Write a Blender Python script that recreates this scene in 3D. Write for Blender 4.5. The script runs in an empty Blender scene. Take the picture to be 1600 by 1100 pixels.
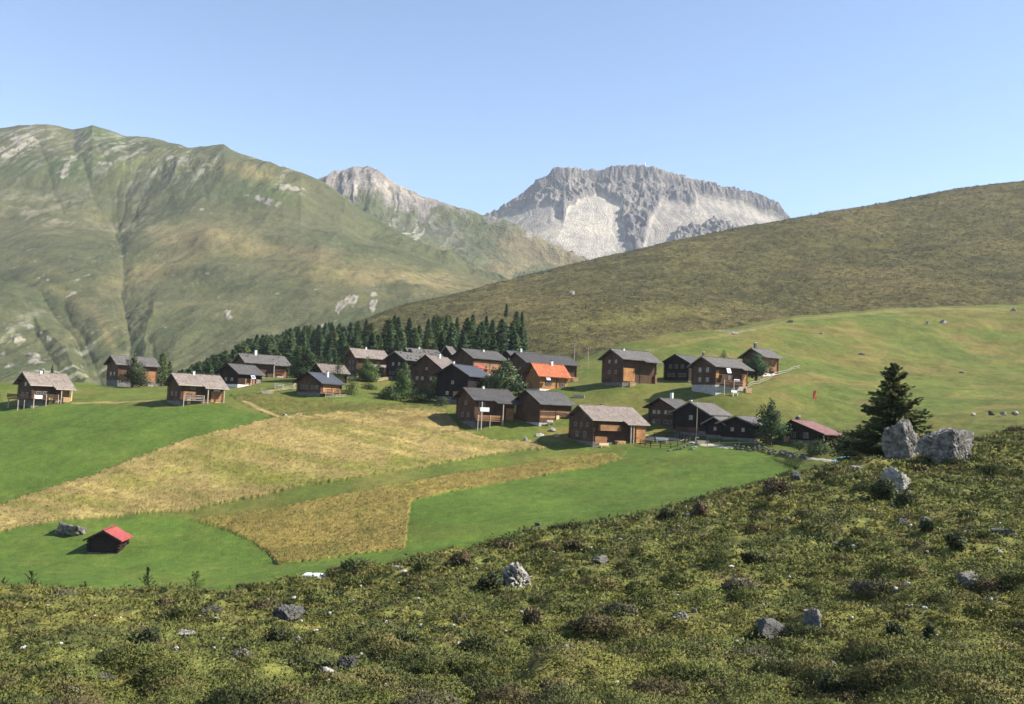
import bpy, bmesh, math, random
import numpy as np
from mathutils import Vector, Matrix, noise as mnoise
R = math.radians
rng = np.random.default_rng(7)
random.seed(7)
scene = bpy.context.scene
col = scene.collection

# ------------------------------------------------------------------ camera, sky, sun, exposure
FPX, CX, CY, ROLL, PITCH = 1400.0, 800.0, 550.0, R(2.5), math.atan(86 / 1400.0)
cam_d = bpy.data.cameras.new('camera'); cam = bpy.data.objects.new('camera', cam_d); col.objects.link(cam)
cam_d.sensor_width = 36.0; cam_d.lens = 36.0 * FPX / 1600.0
cam_d.clip_start = 0.1; cam_d.clip_end = 30000
_f = Vector((0, math.cos(PITCH), math.sin(PITCH))); _u0 = Vector((0, -math.sin(PITCH), math.cos(PITCH))); _r0 = Vector((1, 0, 0))
_r = _r0 * math.cos(ROLL) + _u0 * math.sin(ROLL); _u = -_r0 * math.sin(ROLL) + _u0 * math.cos(ROLL)
cam.matrix_world = Matrix(((_r.x, _u.x, -_f.x, 0), (_r.y, _u.y, -_f.y, 0), (_r.z, _u.z, -_f.z, 0), (0, 0, 0, 1)))
scene.camera = cam

SUN_AZ, SUN_EL = R(94), R(42)      # azimuth from +Y towards +X
SDIR = Vector((math.sin(SUN_AZ) * math.cos(SUN_EL), math.cos(SUN_AZ) * math.cos(SUN_EL), math.sin(SUN_EL)))
world = bpy.data.worlds.new('World'); scene.world = world; world.use_nodes = True
wn = world.node_tree.nodes; wl = world.node_tree.links
sky = wn.new('ShaderNodeTexSky'); sky.sky_type = 'NISHITA'; sky.sun_disc = False
sky.sun_elevation = SUN_EL; sky.sun_rotation = SUN_AZ
sky.altitude = 2000; sky.air_density = 1.0; sky.dust_density = 0.7; sky.ozone_density = 0.8
wn['Background'].inputs['Strength'].default_value = 0.102
wl.new(sky.outputs[0], wn['Background'].inputs[0])
sd = bpy.data.lights.new('sun', 'SUN'); sd.energy = 5.0; sd.angle = R(0.53); sd.color = (1.0, 0.93, 0.82)
so = bpy.data.objects.new('sun', sd); col.objects.link(so)
so.rotation_euler = SDIR.to_track_quat('Z', 'Y').to_euler(); so.location = (60, 0, 80)
scene.view_settings.view_transform = 'Standard'; scene.view_settings.look = 'None'
scene.view_settings.gamma = 1.0; scene.view_settings.exposure = 1.3; scene.view_settings.use_curve_mapping = False
scene.cycles.use_denoising = True
scene.cycles.max_bounces = 5; scene.cycles.diffuse_bounces = 2; scene.cycles.glossy_bounces = 2
scene.cycles.transparent_max_bounces = 8; scene.cycles.volume_bounces = 0

# ------------------------------------------------------------------ pixel <-> world (measuring tool for placing things on the terrain)
def ray(u, v):
    dx = np.asarray(u, float) - CX; dy = CY - np.asarray(v, float)
    X = dx * math.cos(ROLL) - dy * math.sin(ROLL); Y = dx * math.sin(ROLL) + dy * math.cos(ROLL)
    return X, FPX * math.cos(PITCH) - Y * math.sin(PITCH), FPX * math.sin(PITCH) + Y * math.cos(PITCH)
def at(u, v, Y):
    a, b, c = ray(u, v); k = np.asarray(Y, float) / b
    return np.stack([a * k, np.broadcast_to(Y, k.shape) * 1.0, c * k], -1)
def pix(P):
    P = np.asarray(P, float); x, y, z = P[..., 0], P[..., 1], P[..., 2]
    d = y * math.cos(PITCH) + z * math.sin(PITCH); Yc = -y * math.sin(PITCH) + z * math.cos(PITCH)
    X = x / d * FPX; Yc = Yc / d * FPX
    dx = X * math.cos(ROLL) + Yc * math.sin(ROLL); dy = -X * math.sin(ROLL) + Yc * math.cos(ROLL)
    return CX + dx, CY - dy

# ------------------------------------------------------------------ numpy noise
_perm = np.random.default_rng(3).permutation(512).astype(np.int64)
_ga = np.random.default_rng(4).uniform(0, 2 * np.pi, 512)
_gx, _gy = np.cos(_ga), np.sin(_ga)
def perlin(x, y, seed=0):
    x = np.asarray(x, float) + seed * 17.31; y = np.asarray(y, float) - seed * 9.77
    xi = np.floor(x).astype(np.int64); yi = np.floor(y).astype(np.int64)
    xf = x - xi; yf = y - yi
    sx = xf * xf * xf * (xf * (xf * 6 - 15) + 10); sy = yf * yf * yf * (yf * (yf * 6 - 15) + 10)
    def g(ix, iy, fx, fy):
        h = _perm[(_perm[ix & 511] + iy) & 511]
        return _gx[h] * fx + _gy[h] * fy
    a = g(xi, yi, xf, yf); b = g(xi + 1, yi, xf - 1, yf); c = g(xi, yi + 1, xf, yf - 1); d = g(xi + 1, yi + 1, xf - 1, yf - 1)
    return ((a + sx * (b - a)) * (1 - sy) + (c + sx * (d - c)) * sy) * 1.5
def fbm(x, y, o=4, seed=0, gain=.5):
    s = 0; a = 1.0; f = 1.0; n = 0
    for i in range(o):
        s = s + a * perlin(x * f, y * f, seed + i * 3); n += a; a *= gain; f *= 2.03
    return s / n
def ridged(x, y, o=4, seed=0, gain=.5):
    s = 0; a = 1.0; f = 1.0; n = 0
    for i in range(o):
        s = s + a * (1 - 2 * np.abs(perlin(x * f, y * f, seed + i * 3))); n += a; a *= gain; f *= 2.1
    return s / n
def sstep(a, b, x):
    t = np.clip((np.asarray(x, float) - a) / (b - a), 0, 1); return t * t * (3 - 2 * t)
def mixc(c, col2, m):
    return c * (1 - m[..., None]) + np.asarray(col2) * m[..., None]
def inpoly(u, v, poly):
    r = np.zeros(u.shape, bool); n = len(poly)
    for i in range(n):
        x1, y1 = poly[i]; x2, y2 = poly[(i + 1) % n]
        if y1 == y2: continue
        c = ((y1 > v) != (y2 > v)) & (u < (x2 - x1) * (v - y1) / (y2 - y1) + x1)
        r ^= c
    return r
def PL(s):
    a = np.array([float(t) for t in s.replace(',', ' ').split()]).reshape(-1, 2); return a
def pl(P, u): return np.interp(u, P[:, 0], P[:, 1])

# ------------------------------------------------------------------ materials
def mat_new(name):
    m = bpy.data.materials.new(name); m.use_nodes = True
    return m, m.node_tree.nodes, m.node_tree.links, m.node_tree.nodes['Principled BSDF']
def noise_node(n, l, scale, detail=4, rough=.6, coord='Object', vec=None, dist=0):
    t = n.new('ShaderNodeTexNoise'); t.inputs['Scale'].default_value = scale; t.inputs['Detail'].default_value = detail
    t.inputs['Roughness'].default_value = rough; t.inputs['Distortion'].default_value = dist
    if vec is None:
        c = n.new('ShaderNodeTexCoord'); vec = c.outputs[coord]
    l.new(vec, t.inputs['Vector']); return t
def ramp(n, l, src, stops):
    r = n.new('ShaderNodeValToRGB'); e = r.color_ramp.elements
    while len(e) > 1: e.remove(e[-1])
    e[0].position = stops[0][0]; e[0].color = tuple(stops[0][1]) + (1,)
    for p, c in stops[1:]:
        k = e.new(p); k.color = tuple(c) + (1,)
    l.new(src, r.inputs['Fac']); return r
def ground_mat(name, scales, lo=.65, hi=1.35, bump=.6, bdist=.3, spec=.1):
    """albedo attribute (kind of plant or rock) x fine procedural grain, with procedural relief"""
    m, n, l, b = mat_new(name)
    at_ = n.new('ShaderNodeAttribute'); at_.attribute_name = 'albedo'
    cur = at_.outputs['Color']; hsrc = None
    for i, s in enumerate(scales):
        t = noise_node(n, l, s, 5, .65)
        kf = .83 if i == 0 else 1.0          # ground reflectance
        r = ramp(n, l, t.outputs['Fac'], [(.3, (lo * kf,) * 3), (.5, (kf,) * 3), (.7, (hi * kf, hi * .99 * kf, hi * .9 * kf))])
        x = n.new('ShaderNodeMix'); x.data_type = 'RGBA'; x.blend_type = 'MULTIPLY'; x.inputs[0].default_value = 1
        l.new(cur, x.inputs[6]); l.new(r.outputs[0], x.inputs[7]); cur = x.outputs[2]
        hsrc = t
    l.new(cur, b.inputs['Base Color']); b.inputs['Roughness'].default_value = .95
    b.inputs['Specular IOR Level'].default_value = spec
    bp = n.new('ShaderNodeBump'); bp.inputs['Strength'].default_value = bump; bp.inputs['Distance'].default_value = bdist
    l.new(hsrc.outputs['Fac'], bp.inputs['Height']); l.new(bp.outputs[0], b.inputs['Normal'])
    return m

# ------------------------------------------------------------------ mesh helpers
def link_mesh(name, me, mat=None, parent=None, smooth=False):
    if mat is not None: me.materials.append(mat)
    if smooth: me.polygons.foreach_set('use_smooth', np.ones(len(me.polygons), bool))
    o = bpy.data.objects.new(name, me); col.objects.link(o)
    if parent is not None: o.parent = parent
    return o
def np_mesh(name, V, F, colr=None, nrm=None):
    """V (n,3), F (m,k) all the same k"""
    me = bpy.data.meshes.new(name); V = np.ascontiguousarray(V, np.float32); F = np.ascontiguousarray(F, np.int32)
    me.vertices.add(len(V)); me.vertices.foreach_set('co', V.ravel())
    m, k = F.shape; me.loops.add(m * k); me.loops.foreach_set('vertex_index', F.ravel())
    me.polygons.add(m); me.polygons.foreach_set('loop_start', np.arange(0, m * k, k, dtype=np.int32))
    if colr is not None:
        a = me.color_attributes.new('albedo', 'FLOAT_COLOR', 'POINT')
        c4 = np.ones((len(V), 4), np.float32); c4[:, :3] = np.clip(colr, 0.004, 1); a.data.foreach_set('color', c4.ravel())
    if nrm is not None:
        a = me.attributes.new('clump_normal', 'FLOAT_VECTOR', 'POINT'); a.data.foreach_set('vector', np.ascontiguousarray(nrm, np.float32).ravel())
    me.update(calc_edges=True); me.validate()
    return me
def grid_faces(ni, nj):
    i, j = np.meshgrid(np.arange(ni - 1), np.arange(nj - 1), indexing='ij'); a = (i * nj + j).ravel()
    return np.stack([a, a + nj, a + nj + 1, a + 1], 1)
def tag(o, label=None, cat=None, group=None, kind=None):
    if label: o['label'] = label
    if cat: o['category'] = cat
    if group: o['group'] = group
    if kind: o['kind'] = kind
    return o
def thing(name, label, cat, loc=(0, 0, 0), rz=0, group=None):
    o = bpy.data.objects.new(name, None); col.objects.link(o); o.location = loc; o.rotation_euler = (0, 0, rz)
    o.empty_display_size = .3
    return tag(o, label, cat, group)
def copy_thing(o, loc=None, rz=None, sc=None, label=None):
    c = o.copy(); col.objects.link(c)
    for ch in o.children:
        d = ch.copy(); col.objects.link(d); d.parent = c
        for g in ch.children:
            e = g.copy(); col.objects.link(e); e.parent = d
    if loc is not None: c.location = loc
    if rz is not None: c.rotation_euler = (0, 0, rz)
    if sc is not None: c.scale = sc if hasattr(sc, '__len__') else (sc, sc, sc)
    if label: c['label'] = label
    return c

# ------------------------------------------------------------------ thin-plate terrain
class TPS:
    def __init__(s, P, lam=.0):
        s.c = P[:, :2].copy(); n = len(P)
        K = s.phi(np.linalg.norm(s.c[:, None] - s.c[None], axis=2)) + lam * np.eye(n)
        Q = np.concatenate([np.ones((n, 1)), s.c], 1)
        A = np.block([[K, Q], [Q.T, np.zeros((3, 3))]])
        w = np.linalg.solve(A, np.concatenate([P[:, 2], np.zeros(3)])); s.w = w[:n]; s.a = w[n:]
    @staticmethod
    def phi(r):
        r = r / 50.0
        return np.where(r > 1e-9, r * r * np.log(np.maximum(r, 1e-9)), 0)
    def __call__(s, x, y):
        x = np.asarray(x, float); y = np.asarray(y, float); sh = x.shape; x = x.ravel(); y = y.ravel()
        z = s.a[0] + s.a[1] * x + s.a[2] * y
        for (cx, cy), w in zip(s.c, s.w):
            z += w * s.phi(np.hypot(x - cx, y - cy))
        return z.reshape(sh)
def pts3(s):
    a = np.array([float(t) for t in s.replace(',', ' ').split()]).reshape(-1, 3)
    return at(a[:, 0], a[:, 1], a[:, 2])

# houses: left gable corner, near corner, right corner (photo columns), base row, depth m, eave row at near corner, roof rise (rows)
HS = dict(
 h1=(27, 48, 107, 637, 178, 600, 15), h2=(166, 183, 244, 607, 215, 569, 12), h3=(261, 281, 348, 634, 172, 600, 14),
 h4=(343, 371, 408, 606, 205, 583, 12), h5=(366, 384, 450, 592, 224, 566, 12), h6=(464, 500, 533, 619, 188, 598, 13),
 h7=(490, 505, 541, 600, 206, 581, 10), h8=(540, 556, 604, 592, 234, 558, 12), h9=(603, 632, 675, 597, 222, 562, 11),
 h10=(628, 642, 687, 588, 250, 554, 9), h11=(640, 688, 718, 625, 204, 577, 19), h12=(682, 729, 765, 632, 190, 587, 15),
 h13=(706, 738, 790, 592, 236, 559, 13), h14=(790, 822, 901, 610, 214, 566, 14), h15=(786, 800, 842, 586, 250, 557, 8),
 h16=(691, 703, 714, 580, 258, 552, 8), h17=(822, 843, 887, 612, 197, 587, 17), h18=(712, 740, 803, 671, 172, 624, 15),
 h19=(805, 842, 892, 666, 173, 630, 16), h20=(888, 926, 1002, 699, 160, 655, 18), h21=(940, 972, 1025, 604, 192, 560, 13),
 h22=(1037, 1075, 1104, 599, 200, 567, 11), h23=(1080, 1117, 1167, 616, 180, 572, 13), h24=(1160, 1192, 1215, 587, 215, 557, 11),
 h25=(1013, 1053, 1080, 672, 172, 638, 12), h26=(1052, 1105, 1137, 682, 162, 647, 15), h27=(1104, 1130, 1146, 684, 157, 663, 8),
 h28=(1126, 1178, 1204, 690, 152, 664, 10), h29=(1219, 1279, 1304, 694, 148, 677, 15), h30=(138, 184, 198, 866, 118, 845, 12))
hp = np.concatenate([at(np.array([h[1]]), h[3], h[4]) for k, h in HS.items()])
B_PTS = np.concatenate([hp, pts3('''
 0 930 95  150 935 93  300 930 94  450 905 96  -250 930 100  -250 700 150  -300 590 240 -300 610 185
 0 785 135 200 715 148 420 652 167  0 690 158  120 660 165  0 640 178  0 598 205  130 597 215
 100 792 133 320 760 140 650 650 176  620 690 160 430 880 112 635 855 112 640 780 130 960 716 150 500 770 135
 1000 760 132  1210 722 138  850 820 113 600 890 100 1240 745 124  1100 715 143  760 740 147
 700 690 164 480 645 178 560 640 180
 1600 482 420  1480 484 410 1350 488 395 1240 502 375  1130 522 345 1000 548 300  930 556 280 1850 470 430
 1600 600 225  1400 600 220  1300 560 255 1300 620 190 1550 648 140  1400 660 140 1300 652 172 1600 662 125 1850 640 140 1850 560 260
 1600 540 290 1450 540 290 1340 722 112 1100 585 215
 '''),
 # behind the crests: the land falls away again
 np.array([[-150, 330, -45], [-60, 330, -42], [20, 330, -12], [60, 365, 12], [-220, 330, -48.], [-120, 255, -17], [-220, 270, -22], [-40, 270, -9], [10, 285, 4],
           [120, 480, 30], [250, 520, 48], [360, 540, 60], [-150, 420, -60.], [0, 430, -20],
           [-60, 60, -24], [0, 60, -20], [45, 65, -14.], [85, 80, -8]])])
zB = TPS(B_PTS, lam=.012)
def hitB(u, v, y0=85, y1=480, f=None):
    f = f or zB
    Y = np.arange(y0, y1, .25); P = at(np.full(Y.shape, float(u)), v, Y); d = P[:, 2] - f(P[:, 0], P[:, 1])
    i = np.argmax(d < 0) if (d < 0).any() else len(Y) - 1
    p = P[i].copy(); p[2] = float(f(p[0], p[1])); return Vector(p)

# ------------------------------------------------------------------ meadow (village bench, mown fields and the green hill)
GOLD = PL('''-300 880 0 790 60 770 150 741 250 702 330 677 420 657 470 645 560 642 640 634 690 640 712 660 716 673 770 688 835 690 856 700 820 703 780 709 685 725 600 738 500 755 395 777 297 797 200 804 100 812 0 830 -300 920''')
OLIVE = PL('''362 617 430 613 470 622 545 629 640 632 700 634 700 648 640 640 560 645 480 650 425 652 400 640 375 630''')
BROWN = PL('''297 811 350 806 420 796 472 785 560 768 640 753 775 733 870 719 925 711 955 710 972 717 930 730 800 751 700 770 641 784 633 857 560 865 500 875 434 883 418 862 395 846 340 823''')
BRWN2 = PL('''840 670 893 665 893 692 850 690''')
FIELD_L = PL('''-300 625 0 612 10 640 60 640 112 630 250 640 350 632 425 652 330 675 250 700 150 739 60 768 0 788 -300 878''')
FIELD_M = PL('''-300 925 0 832 100 814 200 808 300 808 340 823 395 846 418 862 434 883 500 875 560 865 633 857 641 784 700 770 800 751 930 730 972 717 980 703 1080 694 1180 706 1250 735 1280 760 1200 830 0 1000 -300 1000''')
def wpoly(u, v, poly, amp=2.0, soft=0):
    return inpoly(u + amp * perlin(u / 9, v / 5, 11), v + amp * .5 * perlin(u / 9, v / 5, 12), [tuple(p) for p in poly]).astype(float)
def blob2(U, V, u, v, a, b): return np.exp(-(((U - u) / a) ** 2 + ((V - v) / b) ** 2))
nu, nt = 1250, 640
us = np.linspace(-330, 1930, nu); tt = np.linspace(0, 1, nt)
Yr = 1 / (1 / 62. + (1 / 560. - 1 / 62.) * (tt ** 1.0)); Yr = .6 * Yr + .4 * (62 + (560 - 62) * tt ** 1.7)
xx = (us - CX) / FPX
X = xx[:, None] * Yr[None]; Y = np.broadcast_to(Yr, X.shape)
Z = zB(X, Y)
P = np.stack([X, Y, Z], -1); U, V = pix(P)
gold = wpoly(U + 1.5 * perlin(U / 2.5, V / 1.5, 15), V + perlin(U / 2.5, V / 1.5, 16), GOLD, 4); brown = wpoly(U + .7 * perlin(U / 2, V / 1.5, 15), V, BROWN, 1.6); olive = wpoly(U, V, OLIVE, 4); b2 = wpoly(U, V, BRWN2, 3)
mown = np.maximum(wpoly(U, V, FIELD_L, 1.5), wpoly(U, V, FIELD_M, 1.5)) * (1 - np.maximum(gold, brown))
hill = sstep(0, 1, (X - 40 + (Y - 160) * .25) / 30.) * sstep(195, 235, Y + X * .35)
hillall = sstep(22, 60, X) * (1 - mown)
tall = np.clip(gold + brown + olive * .6, 0, 1)
Z = Z + .35 * fbm(X / 9, Y / 9, 3, 1) * (1 - .6 * mown) + .05 * fbm(X / 1.5, Y / 1.5, 2, 4) + tall * (.26 + .07 * fbm(X / .8, Y / 1.2, 2, 5)) + hillall * (.9 * fbm(X / 16, Y / 16, 3, 41) + .16 * fbm(X / 2.5, Y / 2.5, 2, 43))
n1 = fbm(X / 22, Y / 22, 4, 21); n2 = fbm(X / 5, Y / 7, 4, 22); n3 = fbm(X / 60, Y / 40, 3, 23); n4 = fbm(X / 1.6, Y / 1.6, 3, 24)
nb_ = fbm(X / 30 + .3 * n2, (Y + .35 * X) / 5.5, 4, 25)                                # growth bands along the contour
C = np.zeros(P.shape); C[:] = (.125, .155, .040)                                     # village grass
C = mixc(C, (.175, .170, .055), sstep(-.1, .35, n1))
C = mixc(C, (.150, .145, .045), hillall * sstep(-.3, .2, n3))
C = mixc(C, (.205, .165, .065), hillall * sstep(.0, .45, n1 + .6 * n2) * .8)
C = mixc(C, (.118, .142, .040), hillall * sstep(.05, .4, -n1 + .3 * n2) * .8)
C = mixc(C, (.098, .160, .034), mown * .95)
C = mixc(C, (.140, .175, .045), mown * sstep(-.1, .5, n2 + n1 * .7) * .6)
C = mixc(C, (.120, .175, .040), mown * sstep(-.05, .35, fbm(X / 14, (Y + .4 * X) / 1.3, 3, 26)) * .5)
C = mixc(C, (.085, .120, .034), mown * sstep(.15, .5, fbm(X / 3, Y / 3, 3, 27)) * .45)
C = mixc(C, (.082, .132, .030), mown * sstep(.0, .5, n3 + .4 * nb_) * .6)
C = mixc(C, (.130, .150, .040), mown * sstep(.15, .4, nb_) * .5)
C = mixc(C, (.335, .255, .115), gold)
C = mixc(C, (.235, .215, .070), gold * sstep(.0, .3, nb_ + .4 * n1) * .9)
C = mixc(C, (.44, .345, .150), gold * sstep(.05, .35, -nb_ + .5 * n2) * .8)
C = mixc(C, (.215, .150, .070), gold * np.clip(blob2(U, V, 620, 655, 90, 9) + .7 * blob2(U, V, 180, 740, 90, 7), 0, 1) * sstep(-.3, .2, n2))
C = mixc(C, (.21, .22, .055), gold * np.clip(blob2(U, V, 480, 755, 130, 12) + blob2(U, V, 620, 725, 90, 12) + .6 * blob2(U, V, 330, 740, 120, 12), 0, 1) * sstep(-.35, .1, n2) * .85)
C = mixc(C, (.250, .195, .066), brown)
C = mixc(C, (.200, .175, .055), brown * sstep(.0, .4, n2 + .6 * n1) * .8)
C = mixc(C, (.30, .22, .085), brown * sstep(.1, .5, n4 - n2) * .7)
C = mixc(C, (.155, .150, .050), olive * .85); C = mixc(C, (.2, .165, .06), b2 * .8)
C *= np.where((gold > .5)[..., None], .88, np.where((brown > .5)[..., None], .95, .83)) * np.array([.98, 1, .86])
# a worn track past the barns
def near_line(U, V, L, w):
    d = np.full(U.shape, 1e9)
    for (x1, y1), (x2, y2) in zip(L[:-1], L[1:]):
        dx, dy = x2 - x1, y2 - y1; t = np.clip(((U - x1) * dx + (V - y1) * dy) / (dx * dx + dy * dy), 0, 1)
        d = np.minimum(d, np.hypot(U - x1 - t * dx, (V - y1 - t * dy)))
    return 1 - sstep(w * .6, w, d)
for L, w, cc in ((PL('380 629 410 641 440 654 470 648'), 2.5, (.34, .26, .12)), (PL('112 630 170 629 250 626'), 1.6, (.28, .22, .09)), (PL('400 614 440 608 470 606'), 1.8, (.30, .25, .10)),
              (PL('655 692 690 676 740 676'), 2.0, (.2, .15, .07)), (PL('1580 482 1420 484 1240 500 1130 524 1010 548'), 3.0, (.26, .22, .09)), (PL('1100 512 1150 520 1180 516'), 2, (.3, .28, .2))):
    C = mixc(C, cc, near_line(U, V, L, w) * (.4 if L[0][0] > 1000 else 1) * (.6 + .4 * sstep(-.3, .2, n2)))
P[..., 2] = Z
meadow = link_mesh('meadow', np_mesh('meadow', P.reshape(-1, 3), grid_faces(nu, nt), C.reshape(-1, 3)),
                   ground_mat('meadow_grass', (.12, .9, 4.5), .78, 1.24, .7, .25), smooth=True)
tag(meadow, kind='structure')
MEADOW_N = (X, Y); meadow_Z = Z; meadow_C = C
def gz(x, y):
    """height of the finished meadow mesh"""
    iu = np.interp((x / y) * FPX + CX, us_m, np.arange(len(us_m))); it = np.interp(y, Yr_m, np.arange(len(Yr_m))); i, j = min(int(iu), len(us_m) - 2), min(int(it), len(Yr_m) - 2); f, g = iu - i, it - j; Zm = meadow_Z
    return float((Zm[i, j] * (1 - f) + Zm[i + 1, j] * f) * (1 - g) + (Zm[i, j + 1] * (1 - f) + Zm[i + 1, j + 1] * f) * g)
us_m, Yr_m = us.copy(), Yr.copy()
# ------------------------------------------------------------------ lofted hills and mountains
def crsp(R_, t):
    """Catmull-Rom through the rows R_ (k, nu) at parameters t (0..k-1)"""
    k = len(R_); i = np.clip(np.floor(t).astype(int), 0, k - 2); f = (t - i)[None, :]
    g = lambda j: R_[np.clip(j, 0, k - 1)].T
    p0, p1, p2, p3 = g(i - 1), g(i), g(i + 1), g(i + 2)
    m1 = (p2 - p0) * .5; m2 = (p3 - p1) * .5
    return (2 * f**3 - 3 * f**2 + 1) * p1 + (f**3 - 2 * f**2 + f) * m1 + (-2 * f**3 + 3 * f**2) * p2 + (f**3 - f**2) * m2
def loft(us, rows, nt):
    Vr = np.stack([pl(PL(a), us) for a, b in rows]); Yr = np.stack([pl(PL(b), us) for a, b in rows])
    t = np.linspace(0, len(rows) - 1, nt)
    v = crsp(Vr, t); y = np.exp(crsp(np.log(Yr), t))
    return at(np.broadcast_to(us[:, None], v.shape), v, y), t

# ---- brown heath hill on the right, running down to the wood
C_ROWS = [
 ('-200 760 200 680 300 632 600 612 800 594 900 584 1000 575 1240 530 1600 520 1950 520', '-200 250 600 245 900 262 1240 330 1600 370 1950 380'),
 ('-200 760 200 660 300 614 450 588 600 566 800 545 900 535 1000 522 1240 488 1600 462 1950 450', '-200 300 300 290 600 290 800 305 1000 335 1240 410 1600 460 1950 470'),
 ('-200 750 200 650 300 606 450 568 600 530 800 500 900 480 1000 462 1240 425 1600 375 1950 340', '-200 340 300 330 600 370 800 400 1000 460 1240 560 1600 610 1950 620'),
 ('-200 740 200 645 280 603 400 561 500 530 560 504 600 489 640 476 700 462 780 443 850 425 900 412 950 400 1050 376 1150 358 1225 345 1310 330 1400 314 1480 300 1500 297 1540 291 1600 283 1750 262 1950 235',
  '-200 390 280 385 400 420 500 460 600 520 700 590 900 700 1225 800 1600 850 1950 850'),
 ('-200 780 200 690 280 640 400 600 600 530 900 450 1225 385 1600 330 1950 290', '-200 520 400 540 600 660 900 900 1225 1020 1600 1080 1950 1080')]
us = np.linspace(-180, 1930, 1100)
P, t = loft(us, C_ROWS, 420); X, Y = P[..., 0], P[..., 1]
crest = np.exp(-((t[None] - 3) / .25) ** 2)
P[..., 2] += (6 * fbm(X / 120, Y / 120, 4, 31) * (1 - .7 * crest) + 1.0 * fbm(X / 14, Y / 20, 4, 32) + .5 * fbm(X / 4, Y / 5, 3, 33))
U, V = pix(P)
n1 = fbm(X / 90, Y / 140, 4, 34); n2 = fbm(X / 14, Y / 26, 4, 35); n3 = fbm(X / 4, Y / 6, 3, 36)
C = np.zeros(P.shape); C[:] = (.090, .081, .031)
C = mixc(C, (.135, .108, .046), sstep(-.1, .4, n1 + .5 * n2) * .8)
C = mixc(C, (.066, .062, .028), sstep(-.05, .35, n2 - .3 * n1) * .8)
C = mixc(C, (.13, .12, .045), sstep(.15, .4, n2 + .4 * n1 + .3 * n3) * .6 + .3 * sstep(.2, .5, n3))
C = mixc(C, (.048, .050, .022), sstep(.2, .42, -n3 + .5 * n2) * .8)
C = mixc(C, (.17, .165, .05), np.exp(-(((U - 1000) / 110) ** 2 + ((V - 495 + (U - 1000) * .12) / 9) ** 2)) * .6)
hill_C = C
hillC = link_mesh('heath_hill', np_mesh('heath_hill', P.reshape(-1, 3), grid_faces(len(us), 420), C.reshape(-1, 3)), ground_mat('heath_ground', (.05, .25, 1.2), .6, 1.4, .9, 1.0), smooth=True)
tag(hillC, kind='structure')
_cs = P.reshape(-1, 3)[::1]
_cu, _cv = U, V; CP = P; Ct = t; Cus = us
def onC(u, tf):
    """a point of the heath hill surface: photo column and row parameter"""
    i = np.clip(np.searchsorted(Cus, u), 0, len(Cus) - 1); j = int(np.clip(tf / 4 * 419, 0, 419)); return Vector(CP[i, j])

# ---- left mountain
D_CREST = '''-300 240 -120 215 0 202 30 196 73 195 116 202 144 195 171 204 196 214 240 216 280 227 295 234 349 231 364 240 418 256 473 276 504 286 532 306 570 333 622 363 690 395 765 430 800 441 900 470 1000 500'''
D_ROWS = [
 ('-300 690 1000 690', '-300 420 400 430 1000 520'),
 ('-300 600 0 600 300 590 600 560 1000 560', '-300 560 400 560 1000 650'),
 ('-300 500 0 490 200 480 400 480 600 485 800 480 1000 530', '-300 760 400 760 700 820 1000 900'),
 ('-300 405 0 395 200 395 350 400 500 400 640 420 780 455 1000 520', '-300 1000 400 1020 700 1040 1000 1100'),
 ('-300 320 0 305 200 310 350 310 470 320 560 365 650 400 765 440 1000 510', '-300 1250 400 1260 700 1220 1000 1200'),
 (D_CREST, '-300 1560 0 1600 300 1560 500 1460 700 1360 1000 1300'),
 ('-300 300 0 290 300 310 500 350 700 450 1000 560', '-300 2000 300 2000 700 1800 1000 1700')]
us = np.linspace(-290, 1000, 1000)
P, t = loft(us, D_ROWS, 480); X, Y = P[..., 0], P[..., 1]; U0, V0 = pix(P)
crest = np.exp(-((t[None] - 5) / .3) ** 2)
# gullies run down the fall line: noise stretched along depth
gx = X + 60 * fbm(X / 300, Y / 300, 3, 51)
gully = ridged(gx / 85, Y / 420, 4, 52)
steep = sstep(2.3, 1.0, t)[None] + .9 * sstep(3.7, 4.6, t)[None]
P[..., 2] += (22 * fbm(X / 260, Y / 260, 3, 53) + 8 * (gully - .2) * (.25 + steep)) * (1 - .75 * crest) + ((1.3 + 2.6 * sstep(4.0, 4.6, t)[None]) * ridged(gx / 34, Y / 110, 4, 54)) * (1 - .4 * crest) + 1.1 * fbm(X / 13, Y / 20, 3, 55)
def seg_d(L):
    d_ = np.full(U0.shape, 1e9)
    wu = U0 + 5 * perlin(U0 / 22, V0 / 22, 61) + 2 * perlin(U0 / 7, V0 / 7, 62)
    for (x1, y1), (x2, y2) in zip(L[:-1], L[1:]):
        dx, dy = x2 - x1, y2 - y1; q = np.clip(((wu - x1) * dx + (V0 - y1) * dy) / (dx * dx + dy * dy), 0, 1); d_ = np.minimum(d_, np.hypot(wu - x1 - q * dx, V0 - y1 - q * dy))
    return d_
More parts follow.
